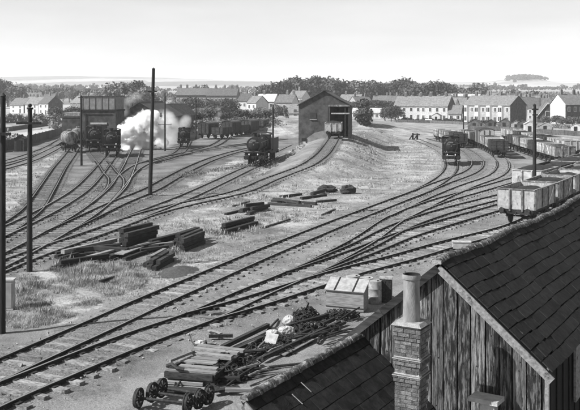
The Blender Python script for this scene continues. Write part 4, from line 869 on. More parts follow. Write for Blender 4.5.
    MB().box((0, .3, 1.66), (2.3, .95, .05)).build('front_platform', M_black, t)
    MB().box((0, -.12, 1.0), (.16, .2, .2)).build('coupling_hook', M_iron, t)
    b = MB(); n = 18
    for r, z in ((.42, 0), (.3, .1), (.27, .45), (.3, .5), (.36, .54), (.36, .6), (.25, .6), (.22, .1)):
        for q in range(n): a = 2 * math.pi * q / n; b.v.append((r * math.cos(a), 1.05 + r * math.sin(a), zb + .88 + z))
    for j in range(7):
        for q in range(n): b.f.append((j * n + q, j * n + (q + 1) % n, (j + 1) * n + (q + 1) % n, (j + 1) * n + q)); b.m.append(0)
    b.build('chimney', M_black, t, True)
    b = MB(); b.cyl((0, 3.5, zb + .7), (0, 3.5, zb + 1.02), .34, n=16); b.sphere((0, 3.5, zb + 1.0), (.34, .34, .24), 16, 8); b.build('dome', M_black, t, True)
    for yy in (5.9, 6.15): MB().cyl((0, yy, zb + .9), (0, yy, zb + 1.25), .06, n=8).build('safety_valve', M_railtop2, t)
    if tanks:
        for s in (-1, 1): MB().box((s * 1.0, 4.2, 2.25), (.52, 4.9, 1.25)).build('side_tank', M_black, t)
    cy = Lb + .3
    for s in (-1, 1):
        MB().box((s * 1.22, cy + .85, 2.35), (.05, 1.7, 1.5)).build('cab_side', M_black, t)
        MB().box((s * 1.22, cy + .12, 3.35), (.05, .24, .6)).build('cab_pillar', M_black, t)
    fr = MB().box((0, cy + .03, 2.65), (2.44, .05, 2.0)).build('cab_front', M_black, t)
    for s in (-1, 1): MB().box((s * .88, cy - .005, 3.3), (.42, .03, .5)).build('cab_window', M_glass, fr)
    ro = [(1.32 * math.cos(a), 3.62 + .3 * math.sin(a)) for a in np.linspace(0, math.pi, 9)] + [(1.26 * math.cos(a), 3.58 + .28 * math.sin(a)) for a in np.linspace(math.pi, 0, 9)]
    MB().prism(ro, (0, cy - .15, 0), (0, cy + 2.1, 0)).build('cab_roof', M_black, t, True)
    if tanks:
        MB().box((0, cy + 2.3, 2.2), (2.35, 1.2, 1.3)).build('bunker', M_black, t); MB().box((0, cy + 1.7, 3.2), (2.44, .05, .9)).build('cab_rear', M_black, t)
        mb = MB(); mb.sphere((0, cy + 2.3, 2.85), (1.0, .5, .3), 12, 8, .12); mb.build('coal_load', M_coal, t)
        MB().box((0, cy + 2.9, 1.02), (2.45, .12, .42)).build('buffer_beam', M_black, t)
        for s in (-1, 1): wheel_x(t, s * .73, cy + 1.7, .44, 'trailing_wheel')
    elif tender:
        y0 = cy + 2.2; LT = 5.6
        MB().box((0, y0 + LT / 2, 1.2), (2.3, LT, .4)).build('tender_frame', M_black, t)
        for s in (-1, 1):
            MB().box((s * 1.2, y0 + LT / 2, 2.2), (.05, LT, 1.6)).build('tender_side', M_black, t)
            for k in range(3): wheel_x(t, s * .73, y0 + .9 + k * 1.9, .6, 'tender_wheel')
        tb = MB().box((0, y0 + LT, 2.1), (2.44, .05, 1.4)).build('tender_rear', M_black, t); MB().bar((-.5, y0 + LT + .06, 1.5), (-.5, y0 + LT + .06, 2.8), .05, .05).build('ladder_rail', M_iron, tb); MB().bar((-.2, y0 + LT + .06, 1.5), (-.2, y0 + LT + .06, 2.8), .05, .05).build('ladder_rail', M_iron, tb)
        MB().box((0, y0 + LT / 2, 2.3), (2.36, LT - .1, .06)).build('tank_top', M_black, t)
        mb = MB(); mb.sphere((0, y0 + LT * .38, 2.55), (1.05, 1.8, .6), 14, 9, .1); mb.build('coal_load', M_coal, t)
        MB().box((0, y0 + LT + .05, 1.02), (2.45, .12, .42)).build('buffer_beam', M_black, t)
        for s in (-1, 1):
            b = MB(); lathe_y(b, [(.1, 0), (.085, .3), (.075, .3), (.075, .42), (.2, .42), (.2, .46)], (s * .86, y0 + LT + .1, 1.04), 14); b.build('buffer', M_iron, t, True)
    return t
used_proto = {}
def put(proto, p, head, name, label, cat, group=None):
    """stand a vehicle with its near end at p, its length pointing along head (unit vector)"""
    if id(proto) in used_proto: o = copy_tree(proto)
    else: used_proto[id(proto)] = 1; o = proto
    o.name = name; o.location = p; pitch = math.atan2(head.z, math.hypot(head.x, head.y)); o.rotation_euler = (pitch, 0, math.atan2(head.y, head.x) - math.pi / 2)
    for k in ('label', 'category', 'group'):
        if k in o: del o[k]
    return tag(o, label, cat, group)
def along(k, px0, forward, protos, pitch, label, group, name='mineral_wagon', cat='wagon'):
    """a row of vehicles on track k starting at column px0"""
    P = PATH[k]; i = at_path(k, px0); st = 1 if forward else -1; words = ['nearest', 'second', 'third', 'fourth', 'fifth', 'sixth', 'seventh', 'eighth', 'ninth', 'tenth']
    s = 0.0; pos = P[i].copy()
    def walk(i, pos, dist):
        while dist > 0 and 0 <= i + st < len(P):
            nx_ = P[i + st]; l = (nx_ - pos).length
            if l > dist: return i, pos.lerp(nx_, dist / l)
            dist -= l; pos = nx_.copy(); i += st
        if dist > 0: pos = pos + (P[i] - P[i - st]).normalized() * dist
        return i, pos
    for n_, pr in enumerate(protos):
        i2, e = walk(i, pos, 5.03)
        put(pr, pos + Vector((0, 0, .03)), (e - pos).normalized(), name if isinstance(name, str) else name[n_], label.format(words[n_]), cat, group)
        i, pos = walk(i2, e, pitch - 5.03)
W_near = open_wagon(True, M_steel, 1.0, M_wagonrust); W_near2 = open_wagon(True, M_wagonrust, 1.12)
W_coal = open_wagon(True, M_steel, 1.25, M_steel, 1.25); W_wood = open_wagon(False, M_wagonwood); W_dark = open_wagon(False, M_wagondark, 1.0)
W_pale = open_wagon(True, M_steel); V_dark = van(M_wagondark, M_roofd); V_pale = van(M_wagonwood, M_wagondark)
along('g', 516, True, [W_near, W_near2, W_near, W_near2, W_near, W_near2], 6.1, '{} steel mineral wagon in the row just beyond the shed ridge', 'nearest mineral wagon row')
along('f', 527, True, [W_coal, W_dark, W_coal, W_near2, W_dark, W_coal], 6.1, '{} coal wagon in the second row, behind the nearest pale wagons', 'second mineral wagon row')
i0 = at_path('c', 500.5)
i0 = min(range(len(PATH['c'])), key=lambda i: (PATH['c'][i] - G(500, 157.5)).length)
def along_i(k, i0, forward, *a, **kw):
    global at_path
    old = at_path; at_path = lambda kk, px: i0; along(k, 0, forward, *a, **kw); at_path = old
along_i('c', i0, True, [W_dark, W_wood, W_near2, V_pale, W_dark, W_wood, W_near2], 6.3, '{} wagon from the dark end of the row right of the tank engine', 'wagon row on the curve')
i0 = min(range(len(PATH['b'])), key=lambda i: (PATH['b'][i] - G(461, 147.5)).length)
along_i('b', i0, True, [W_dark, W_near2, W_wood, W_wood], 6.3, '{} wagon of the short row behind the small tank engine', 'short wagon row by the field')
along('h', 574, True, [W_pale, W_wood, W_dark, W_near2, W_wood, W_dark, W_pale, W_wood], 6.3, '{} wagon from the right in the far row below the gardens', 'far pale wagon row')
along('h2', 566, True, [W_near2, W_wood, W_dark, W_wood, W_near2, W_dark], 6.2, '{} wagon from the right in the mixed row behind the pole', 'mixed wagon row')
i0 = min(range(len(PATH['LE'])), key=lambda i: (PATH['LE'][i] - G(333.5, 138.5, 2.55)).length)
along_i('LE', i0, True, [W_coal], 6.2, '{} pale coal wagon standing in the coal stage opening', 'coal stage wagon')
E_big = steam_engine(); E_tank = steam_engine(False, True, 4.9)
def eng(proto, p, q, label, sc_=1.0):
    h = (q - p).normalized(); put(proto, p + Vector((0, 0, .03)), h, 'steam_locomotive', label, 'locomotive', 'steam engines in the yard').scale = (sc_,) * 3
eng(E_big, G(253.5, 166), G(285, 150.3), 'big black tender engine facing the camera at the thin pole')
eng(E_tank, G(451.3, 165), G(450.5, 160), 'small black tank engine standing at the head of the curve', .9)
eng(E_big, G(94.5, 151.3), G(93.5, 143), 'black engine left of the steam, before the water tank')
eng(E_tank, G(111, 157), G(116, 147.5), 'black engine standing in front of the white steam')
eng(E_tank, G(183.5, 147), G(187, 141), 'small smoking engine alone beside the thin pole', .84)
T1w = tank_wagon()
put(T1w, G(71.5, 152.5), (G(53, 144.6) - G(71.5, 152.5)).normalized(), 'tank_wagon', 'nearer tank wagon with streaked barrel left of the pole', 'wagon', 'tank wagons')
put(T1w, G(79.5, 147.5), (G(70, 141.8) - G(79.5, 147.5)).normalized(), 'tank_wagon', 'tank wagon half hidden behind the first one', 'wagon', 'tank wagons')
vx_ = [(203, 138.5, V_dark, 'first'), (217, 138.8, W_dark, 'second'), (227, 136.5, V_dark, 'third'), (236.5, 135.5, W_dark, 'fourth'), (246, 134.6, V_dark, 'fifth'), (258.5, 133.5, V_dark, 'sixth')]
for px, py, pr, wd in vx_:
    p = G(px, py); put(pr, p, Vector((.32, .95, 0)).normalized(), 'stored_van', wd + ' dark stored vehicle from the left, below the grass bank', 'wagon', 'dark vehicles stored below the bank')
bs = thing('buffer_stop', 'timber buffer stop at the end of the tank engine track', 'buffer stop', G(415, 139), math.atan2(.9, -.5))
for s in (-.75, .75): MB().box((s, 0, .55), (.25, .3, 1.3)).build('post', M_baulk, bs); MB().bar((s, .1, .8), (s, .9, -.1), .18, .18).build('raking_strut', M_baulk, bs)
MB().box((0, -.2, .95), (2.3, .25, .32)).build('buffer_beam', M_baulk, bs)
# ------------------------------------------------------------------ buildings of the yard
def wall_box(mb, x0, x1, y0, y1, z0, z1): return mb.box(((x0 + x1) / 2, (y0 + y1) / 2, (z0 + z1) / 2), (x1 - x0, y1 - y0, z1 - z0))
def gable_prism(mb, w, z0, ze, zr, y0, y1, x0=None):     # pentagonal wall slab across local x
    return mb.prism([(-w / 2, z0), (w / 2, z0), (w / 2, ze), (0, zr), (-w / 2, ze)], (0, y0, 0), (0, y1, 0))
def roof_pair(t, w, l, ze, zr, over=.25, m=M_roof, y0=0, th=.12, name='roof'):
    s_ = (zr - ze) / (w / 2); xo = w / 2 + over; out = []
    for s in (-1, 1):
        mb = MB(); a = [(0, zr), (s * xo, zr - s_ * xo), (s * xo, zr - s_ * xo + th), (0, zr + th)]
        mb.add([(x, y, z) for y in (y0 - over, y0 + l + over) for x, z in a], [(0, 1, 2, 3), (7, 6, 5, 4), (0, 4, 5, 1), (1, 5, 6, 2), (2, 6, 7, 3), (3, 7, 4, 0)])
        out.append(mb.build('roof_slope' if name == 'roof' else name, m, t))
    MB().cyl((0, y0 - over - .02, zr + th), (0, y0 + l + over + .02, zr + th), .12, n=8).build('ridge', m, t)
    return out
def win(t, c, w, h, axis='x', nx_=-1):
    """window proud of a wall: frame with a pane as its sub-part; axis = direction of the width"""
    c = Vector(c); s = (w, .1, h) if axis == 'x' else (.1, w, h); f = MB(); o = Vector((0, nx_ * .02, 0)) if axis == 'x' else Vector((nx_ * .02, 0, 0))
    fr = MB().box(c + o, s).build('window', M_frame, t); g = (w - .24, .1, h - .24) if axis == 'x' else (.1, w - .24, h - .24)
    MB().box(c + o * 2.4, g).build('pane', M_glass, fr)
    MB().box(c + o * 3.2, (.06, .1, h - .2) if axis == 'x' else (.1, .06, h - .2)).build('glazing_bar', M_frame, fr)
# coal stage
CY = 137.0; c0 = W(298.5, 105, CY); c1 = W(349.8, 105, CY); cw = c1.x - c0.x; csx = (c0.x + c1.x) / 2
cs = thing('coal_stage', 'tall brick coal stage with pitched roof on the grass bank', 'coal stage', (csx, CY, 0), -.10)
ze, zr = W(0, 105, CY).z, W(0, 91, CY).z; xo = (328.5 - CX) / F * CY - csx
b = MB(); wall_box(b, -cw / 2, xo, 0, .4, -.3, ze); b.build('front_wall', M_wallt, cs)
b = MB(); b.prism([(-cw / 2, ze), (cw / 2, ze), (0, zr)], (0, .003, 0), (0, .35, 0)); b.build('gable', M_wallt, cs)
b = MB(); wall_box(b, -cw / 2 + .01, -cw / 2 + .4, .4, 13, -.3, ze); b.build('side_wall', M_wallt, cs)
b = MB(); wall_box(b, cw / 2 - .25, cw / 2, .4, 13, 1.0, ze); b.build('side_wall', M_wallt, cs)
b = MB(); wall_box(b, -cw / 2, cw / 2, 13, 13.3, -.3, ze); b.build('rear_wall', M_wallt, cs)
b = MB(); wall_box(b, xo, xo + .25, .05, 13, -.3, ze); b.build('inner_wall', M_wallt, cs)
for xx in (cw / 2 - .14, cw / 2 - .75): MB().box((xx, .1, (ze + 1.5) / 2), (.2, .24, ze - 1.5)).build('post', M_baulk, cs)
MB().box(((xo + cw / 2) / 2, -.05, ze - .1), (cw / 2 - xo, .2, .3)).build('lintel', M_wagonrust, cs)
MB().box(((xo + cw / 2) / 2 + .2, -.02, ze - 1.35), (cw / 2 - xo - .5, .14, .22)).build('cross_beam', M_steel, cs)
for wx_, wz_ in ((-1.75, 6.0),): wn = MB().box((wx_, -.03, wz_ - .15), (.95, .1, 1.0)).build('window', M_glass, cs); MB().box((wx_, -.08, wz_ - .75), (1.15, .16, .1)).build('sill', M_stone, wn)
hd = MB().box((-cw / 2 + .9, -.04, 1.75), (.8, .1, .9)).build('hatch', M_soot_shade, cs); MB().box((-cw / 2 + .9, -.08, 1.5), (.5, .06, .35)).build('notice', M_stone, hd)
b = MB(); b.add([(-cw / 2 + .2, -.012, .4), (xo - .1, -.012, 1.2), (xo - .1, -.012, 3.6), (-cw / 2 + 2.6, -.012, 3.1), (-cw / 2 + .2, -.012, 1.4)], [(0, 1, 2, 3, 4)]); b.build('pale_patch', M_patch, cs)  # flat paler patch on the lower wall where the bank lies in front
roof_pair(cs, cw, 13.3, ze + .02, zr + .02, .28, M_roofd)
MB().box((-.1, -.35, zr + .25), (.5, .12, .4)).build('apex_cap', M_wallt, cs)
# water tank building
WY = 152.0; a = W(80.5, 0, WY).x; b_ = W(116, 0, WY).x; zt0 = W(0, 109.5, WY).z; zt1 = W(0, 96.5, WY).z
wt = thing('water_tank_building', 'brick building carrying a pale riveted water tank behind the engines', 'water tank', ((a + b_) / 2, WY, 0), -.06); w_ = b_ - a
b = MB(); wall_box(b, -w_ / 2, w_ / 2, 0, 6, 0, zt0 - .3); b.build('wall', M_wallt, wt)
MB().box((0, 3, zt0 - .15), (w_ + .3, 6.3, .3)).build('tank_beam', M_soot_shade, wt)
b = MB(); wall_box(b, -w_ / 2 + .15, w_ / 2 - .05, .1, 5.9, zt0, zt1); tk = b.build('tank', M_watertank, wt)
for k in range(6): MB().box((-w_ / 2 + .25 + k * (w_ - .5) / 5, .06, (zt0 + zt1) / 2), (.06, .1, zt1 - zt0 - .02)).build('tank_rib', M_watertank, tk)
MB().box((0, 3, zt1 + .06), (w_ + .1, 6.1, .12)).build('tank_rim', M_wallt, tk)
MB().box((.1, -.03, 2.0), (2.6, .1, 4.0)).build('doorway_shade', M_soot_shade, wt); MB().box((.1, -.06, 4.15), (3.0, .16, .3)).build('lintel', M_stone, wt)  # flat dark panel stands for the shade inside the opening
MB().box((-w_ / 2 + .9, -.12, 3), (.12, .12, 6)).build('downpipe', M_iron, wt); MB().box((0, -.05, zt0 - .9), (w_ * .8, .08, .18)).build('pipe', M_soot_shade, wt)
lb = thing('low_brick_store', 'low dark brick store between tank wagons and water tank', 'store building', (W(72, 0, 163).x, 163, 0), 0)
b = MB(); wall_box(b, -1.9, 2.2, 0, 5, 0, W(0, 117.5, 163).z); b.build('wall', M_wallt, lb); b = MB(); wall_box(b, -2.0, 2.3, -.1, 5.1, W(0, 117.5, 163).z, W(0, 116, 163).z); b.build('coping', M_wallt, lb); MB().box((-.4, -.04, 1.2), (1.1, .1, 2.3)).build('door', M_soot_shade, lb)
b = MB(); wall_box(b, -1.6, 2.2, .2, 4.8, W(0, 116, 163).z, W(0, 112.5, 163).z); b.build('upper_tank', M_wagonrust, lb)
# engine shed
SY = 168.0; a = W(115.5, 0, SY).x; b_ = W(163.5, 0, SY).x; es = thing('engine_shed', 'dark gabled engine shed with roof vents behind the steam', 'engine shed', ((a + b_) / 2, SY, 0), 0); w_ = b_ - a; ze, zr = W(0, 117.5, SY).z, W(0, 102.5, SY).z
b = MB(); gable_prism(b, w_, 0, ze, zr, 0, .4); b.build('front_wall', M_wallt, es)
b = MB(); wall_box(b, -w_ / 2, -w_ / 2 + .35, .4, 30, 0, ze); b.build('side_wall', M_wallt, es)
b = MB(); wall_box(b, w_ / 2 - .35, w_ / 2, .4, 30, 0, ze); b.build('side_wall', M_wallt, es)
roof_pair(es, w_, 30, ze, zr, .3, M_roofd)
for xx in (-2.3, 2.3): MB().box((xx, -.05, 2.1), (3.4, .12, 4.2)).build('engine_door', M_soot_shade, es)
for px0, px1, pt, yy in ((121.3, 128, 100, 3), (130, 132.5, 103, 6), (136, 139.5, 99.5, 9)):
    x0, x1 = W(px0, 0, SY + yy).x - (a + b_) / 2, W(px1, 0, SY + yy).x - (a + b_) / 2; z1 = W(0, pt, SY + yy).z
    vt = MB().box(((x0 + x1) / 2, yy, (ze + z1) / 2 - .3), (x1 - x0, 1.3, z1 - ze + .6)).build('smoke_vent', M_wallt, es); MB().box(((x0 + x1) / 2, yy, z1 + .07), (x1 - x0 + .25, 1.5, .14)).build('vent_cap', M_wallt, vt)
ms = thing('shed_with_pale_roof', 'shed with pale gable right of the engine shed, behind tall pole', 'shed', (W(167, 0, 200).x, 200, 0), -.2); ze, zr = W(0, 115, 200).z, W(0, 104.5, 200).z
b = MB(); gable_prism(b, 5.0, 0, ze, zr, 0, .3); b.build('front_wall', M_wallb, ms); b = MB(); wall_box(b, -2.5, -2.2, .3, 14, 0, ze); b.build('side_wall', M_wallb, ms); b = MB(); wall_box(b, 2.2, 2.5, .3, 14, 0, ze); b.build('side_wall', M_wallb, ms)
roof_pair(ms, 5.0, 14, ze, zr, .25, M_roof); MB().box((0, -.03, 1.3), (2, .1, 2.5)).build('door', M_soot_shade, ms)
# ------------------------------------------------------------------ houses
def chimney(parent, c, h=1.6, w=.9, d_=.6, pots=3):
    ch = MB().box((c[0], c[1], c[2] + h / 2 - .4), (w, d_, h + .8)).build('chimney', M_wallb, parent)
    mb = MB()
    for k in range(pots): MB().cyl((c[0] + (k - (pots - 1) / 2) * w / max(pots, 1) * .9, c[1], c[2] + h), (c[0] + (k - (pots - 1) / 2) * w / max(pots, 1) * .9, c[1], c[2] + h + .45), .13, .1, 7).build('chimney_pot', M_brickpot, ch)
def house(pxl, pxr, Y, eave, rise, dp, a, label, wallm, gablem, roofm, cols=4, rows=2, chims=(.2, .8), bays=False, name='house', group=None, doors=1, gw=0, wins=True):
    """house whose front runs from column pxl to pxr; pxr is the corner at distance Y; turned by a so that one gable shows"""
    ca, sa = math.cos(a), math.sin(a); X = (pxr - CX) / F * Y; k = (pxl - CX) / F
    w = (X - k * Y) / (ca + k * sa)                     # length of the front
    zb = TZ(X - w / 2 * ca, Y + w / 2 * sa); ze = CZ - (eave - YH) / F * Y - zb
    t = thing(name, label, 'house', (X - w * ca, Y + w * sa, zb), -a, group)  # local x along the front (left to right), y to the back
    b = MB(); wall_box(b, 0, w, 0, .3, -.5, ze); b.build('front_wall', wallm, t)
    b = MB(); wall_box(b, .001, w, dp - .3, dp, -.5, ze); b.build('rear_wall', wallm, t)
    for x in (0.0, w - .3):
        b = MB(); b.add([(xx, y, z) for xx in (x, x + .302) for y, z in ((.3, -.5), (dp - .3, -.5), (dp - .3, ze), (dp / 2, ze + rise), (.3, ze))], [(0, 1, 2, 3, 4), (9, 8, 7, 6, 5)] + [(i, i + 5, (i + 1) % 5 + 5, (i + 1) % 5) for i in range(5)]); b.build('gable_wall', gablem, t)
    sl = rise / (dp / 2); ov = .35
    for s in (0, 1):
        y0, y1 = (-ov, dp / 2) if s == 0 else (dp + ov, dp / 2); z0, z1 = ze - ov * sl + .1, ze + rise + .1
        b = MB(); b.add([(x, y, z + q) for q in (0, .14) for x in (-.2, w + .2) for y, z in ((y0, z0), (y1, z1))], [(0, 1, 3, 2), (6, 7, 5, 4), (0, 4, 5, 1), (2, 3, 7, 6), (0, 2, 6, 4), (1, 5, 7, 3)]); b.build('roof', roofm, t)
    for f in chims: chimney(t, (w * f, dp / 2, ze + rise), 1.5)
    if wins:
        for r in range(rows):
            z = (ze / rows) * (r + .52)
            for c in range(cols):
                if r == 0 and doors and c % 2 == 1: MB().box((w * (c + .5) / cols, -.03, 1.05), (.95, .1, 2.1)).build('door', M_wallstone, t); continue
                win(t, (w * (c + .5) / cols, -.02, z), 1.15, min(1.6, ze / rows * .62))
    if bays:
        for c in range(0, cols, 2):
            x = w * (c + .5) / cols; bb = MB(); bb.prism([(-1.1, 0), (1.1, 0), (.7, .8), (-.7, .8)], (x, 0, 0), (x, 0, ze * .98), up=(0, -1, 0)); bay = bb.build('bay_window', M_frame, t)
            for r in range(rows): z = (ze / rows) * (r + .52); MB().box((x, -.82, z), (1.2, .06, 1.5)).build('pane', M_glass, bay); MB().box((x, -.84, z), (.1, .06, 1.5)).build('mullion', M_frame, bay)
    if gw:
        for r in range(rows): win(t, (w + .01, dp / 2, (ze / rows) * (r + .52)), 1.1, 1.5, 'y', 1)
    return t
house(394, 421.5, 330, 106, 3.6, 8, .50, 'white semi-detached house at the left end of the field row', M_wallw, M_wallb, M_roof, 4, chims=(.3, .85))  # gable brick set darker here and on similar houses to deepen its shade
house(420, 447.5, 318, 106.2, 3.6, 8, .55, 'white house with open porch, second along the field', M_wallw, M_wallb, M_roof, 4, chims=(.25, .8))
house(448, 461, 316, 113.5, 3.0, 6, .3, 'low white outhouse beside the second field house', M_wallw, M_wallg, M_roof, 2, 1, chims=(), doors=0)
house(463.5, 510, 286, 105.5, 3.2, 10.5, .80, 'long bay-windowed terrace with brick gable end darkened for shade', M_wallg, M_wallt, M_roof, 8, chims=(.1, .36, .62, .97), bays=True)  # gable material darker than the front, shade put into its colour
house(527, 540, 330, 108.5, 3.2, 8, .75, 'small house tucked between terrace gable and dark gabled house', M_wallg, M_wallb, M_roofd, 2, chims=(.9,))
hb = thing('gabled_house', 'dark brick house with steep front gable and white window', 'house', (W(548, 0, 300).x, 300, 0), -.15)
ze, zr = W(0, 115.5, 300).z, W(0, 102.5, 300).z
b = MB(); gable_prism(b, 7.2, -.5, ze, zr, 0, .3); b.build('front_wall', M_wallt, hb); b = MB(); wall_box(b, -3.6, -3.3, .3, 9, -.5, ze); b.build('side_wall', M_wallt, hb); b = MB(); wall_box(b, 3.3, 3.6, .3, 9, -.5, ze); b.build('side_wall', M_wallt, hb); b = MB(); gable_prism(b, 7.2, -.5, ze, zr, 8.99, 9.3); b.build('rear_wall', M_wallt, hb)
roof_pair(hb, 7.2, 9.3, ze, zr, .3, M_roof); win(hb, (0, -.02, ze + .6), 1.7, 1.9); win(hb, (-1.2, -.02, 1.6), 1.2, 1.6); chimney(hb, (-2, 6, zr - .6), 2.2, .9, .7)
for s in (-1, 1): MB().bar((0, -.36, zr - .08), (s * 3.85, -.36, zr - .08 - (zr - ze) / 3.6 * 3.85), .06, .22).build('bargeboard', M_frame, hb)
house(566, 584, 288, 104.5, 3.4, 8, -.42, 'brick house with pale left gable at the right edge', M_wallt, M_wallw, M_roof, 3, chims=(.2, .9), gw=0)
house(540, 566, 325, 107, 3.2, 7, .35, 'rear brick house between the gabled house and right edge', M_wallb, M_wallb, M_roof, 3, chims=(.4,))
house(441, 462, 430, 98.5, 2.2, 12, .35, 'long works building with pale roof behind the field houses', M_wallg, M_wallg, M_roofp, 6, 1, chims=(), doors=0, name='works_building')
house(458, 478, 405, 99.5, 2.4, 12, .4, 'second works building with pale roof above the terrace', M_wallg, M_wallg, M_roofp, 6, 1, chims=(.9,), doors=0, name='works_building')
house(352, 388, 350, 113, 1.8, 6, .25, 'long low whitewashed building behind the round dark bush', M_wallw, M_wallw, M_roofp, 8, 1, chims=(), doors=0, name='long_white_shed')
# left
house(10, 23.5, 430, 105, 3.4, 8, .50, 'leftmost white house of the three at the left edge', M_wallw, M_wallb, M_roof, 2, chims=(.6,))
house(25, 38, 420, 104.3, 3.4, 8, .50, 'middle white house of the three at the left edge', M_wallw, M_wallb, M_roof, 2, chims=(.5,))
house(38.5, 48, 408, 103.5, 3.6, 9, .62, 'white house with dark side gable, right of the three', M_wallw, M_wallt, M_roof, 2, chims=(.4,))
# long terrace behind the bank
house(176, 206, 395, 95, 3.2, 9, .12, 'left half of the long grey terrace above the bank', M_wallb, M_wallb, M_roof, 8, chims=(.08, .3, .6, .95))
house(206.5, 236.5, 391, 95.5, 3.2, 9, .12, 'right half of the long grey terrace above the bank', M_wallb, M_wallb, M_roof, 8, chims=(.25, .55, .8, .97))
house(237, 247, 370, 101, 3.2, 7, .6, 'white house beside the long terrace end', M_wallw, M_wallw, M_roofd, 2, chims=(.5,))
house(247, 256, 350, 103, 2.8, 7, .8, 'small white-gabled house by the bank', M_wallw, M_wallw, M_roof, 2, chims=(.2,))
house(256, 274, 360, 101.5, 3.0, 8, .3, 'pale house with a broad roof left of the coal stage', M_wallg, M_wallw, M_roofp, 3, chims=(.3,))
house(276, 292, 330, 102.5, 3.0, 8, .35, 'house with grey roof immediately left of the coal stage', M_wallg, M_wallw, M_roof, 3, chims=(.5, .9))
house(284, 299, 270, 113, 2.6, 7, .3, 'lower cottage half hidden at the coal stage wall', M_wallg, M_wallg, M_roof, 2, chims=(.9,))
house(288, 302, 390, 97.5, 3.0, 8, .55, 'white-gabled house above the coal stage roof', M_wallw, M_wallw, M_roof, 2, chims=(.5,))
ORD = ['first', 'second', 'third', 'fourth', 'fifth', 'sixth', 'seventh', 'eighth', 'ninth', 'tenth', 'eleventh', 'twelfth', 'thirteenth', 'fourteenth', 'fifteenth', 'sixteenth', 'seventeenth', 'eighteenth', 'nineteenth', 'twentieth', 'twenty-first', 'twenty-second', 'twenty-third', 'twenty-fourth', 'twenty-fifth']
def town(n, px0, px1, Y0, Y1, label, group, seed, pale=.4):
    rr = random.Random(seed); spots = []
    while len(spots) < n:
        for _ in range(400):
            Y = rr.uniform(Y0, Y1); px = rr.uniform(px0, px1); X = (px - CX) / F * Y
            if all(math.hypot(X - a, Y - b) > 15 for a, b in spots): break
        spots.append((X, Y))
    spots.sort(key=lambda q: q[0] / q[1])
    for k_, (X, Y) in enumerate(spots):
        w = rr.uniform(7, 14); a = rr.choice([.3, .55, .8, -.3]) + rr.uniform(-.1, .1); eh = rr.uniform(4.6, 5.8); zb = TZ(X, Y)
        pl = (X - w / 2 * math.cos(a)) / (Y + w / 2 * math.sin(a)) * F + CX; Yr = Y - w / 2 * math.sin(a); pr = (X + w / 2 * math.cos(a)) / Yr * F + CX
        wm = rr.choice([M_wallw, M_wallg]) if rr.random() < pale else M_wallb
        house(pl, pr, Yr, YH + (CZ - eh - zb) / Yr * F, rr.uniform(2.6, 3.6), rr.uniform(6.5, 9), a, ORD[k_] + ' from the left: ' + label, wm, rr.choice([wm, M_wallb, M_wallw]), rr.choice([M_roof, M_roof, M_roofd]), 2 if w < 10 else 3, chims=(rr.uniform(.05, .35), rr.uniform(.6, .95)), group=group, doors=0)
town(17, 536, 592, 385, 560, 'small distant house among the roofs above the right houses', 'distant roofs at right', 3, .5)
town(8, 425, 470, 345, 400, 'small house tucked behind the white field houses', 'houses behind the field row', 17, .5)
town(9, 528, 592, 335, 385, 'house in the near cluster above the gabled house', 'near roofs at right', 13, .5)
town(15, 470, 545, 400, 560, 'small distant house among the roofs above the terrace', 'distant roofs above the terrace', 4, .4)
town(9, 335, 398, 420, 520, 'pale distant house between the tree belt and the long white shed', 'distant houses below the trees', 5, .9)
town(12, 55, 165, 430, 640, 'small distant house among trees left of the long terrace', 'distant houses at left', 6, .3)
town(7, 240, 300, 400, 520, 'small distant house left of the coal stage roof', 'distant houses behind the bank', 8, .6)
town(5, -5, 55, 470, 640, 'small distant house among trees behind the three white houses', 'distant houses far left', 9, .3)
# ------------------------------------------------------------------ garden sheds, fences, walls
def hut(px, py, w, d_, h, label, wm, rm, a=.4, z=None):
    p = G(px, py, 0); p.z = TZ(p.x, p.y); t = thing('garden_shed', label, 'shed', p, -a, 'sheds in the gardens')
    b = MB(); gable_prism(b, w, 0, h, h + w * .28, 0, d_); b.build('body', wm, t); roof_pair(t, w, d_, h, h + w * .28, .12, rm, th=.06); MB().box((0, -.03, .9), (.8, .08, 1.8)).build('door', M_soot_shade, t)
hut(490, 129, 2.2, 3, 1.9, 'dark shed below the terrace, leftmost of the garden sheds', M_wallstone, M_roofd)
hut(504, 129, 3.2, 3, 1.9, 'wide dark shed below the terrace gable corner', M_wallstone, M_roofd)
hut(516, 131, 2.6, 3, 2.0, 'pale shed below the dark gable end', M_wallg, M_roof)
hut(522, 131.5, 2.4, 3, 2.2, 'dark shed right of the pale garden shed', M_wallstone, M_roofd)
hut(529.5, 133.5, 2.4, 3, 2.3, 'white hut left of the stout pole', M_wallw, M_roofp, .2)
hut(545, 133, 3.4, 2.5, 1.6, 'low pale shed right of the stout pole', M_wallg, M_roofp)
hut(575.5, 134, 2.2, 2.5, 1.9, 'small white hut at the right edge', M_wallw, M_roofp)
hut(436, 121.5, 3, 3, 2.2, 'open pale porch shed by the second field house', M_wallw, M_roof)
hut(474, 129.5, 3.5, 3, 1.8, 'low dark shed at the left of the terrace gardens', M_wallstone, M_roofd)
hut(19, 151.5, 1.6, 1.8, 2.1, 'small dark hut by the curving rails at left', M_wagondark, M_wagondark, 0)
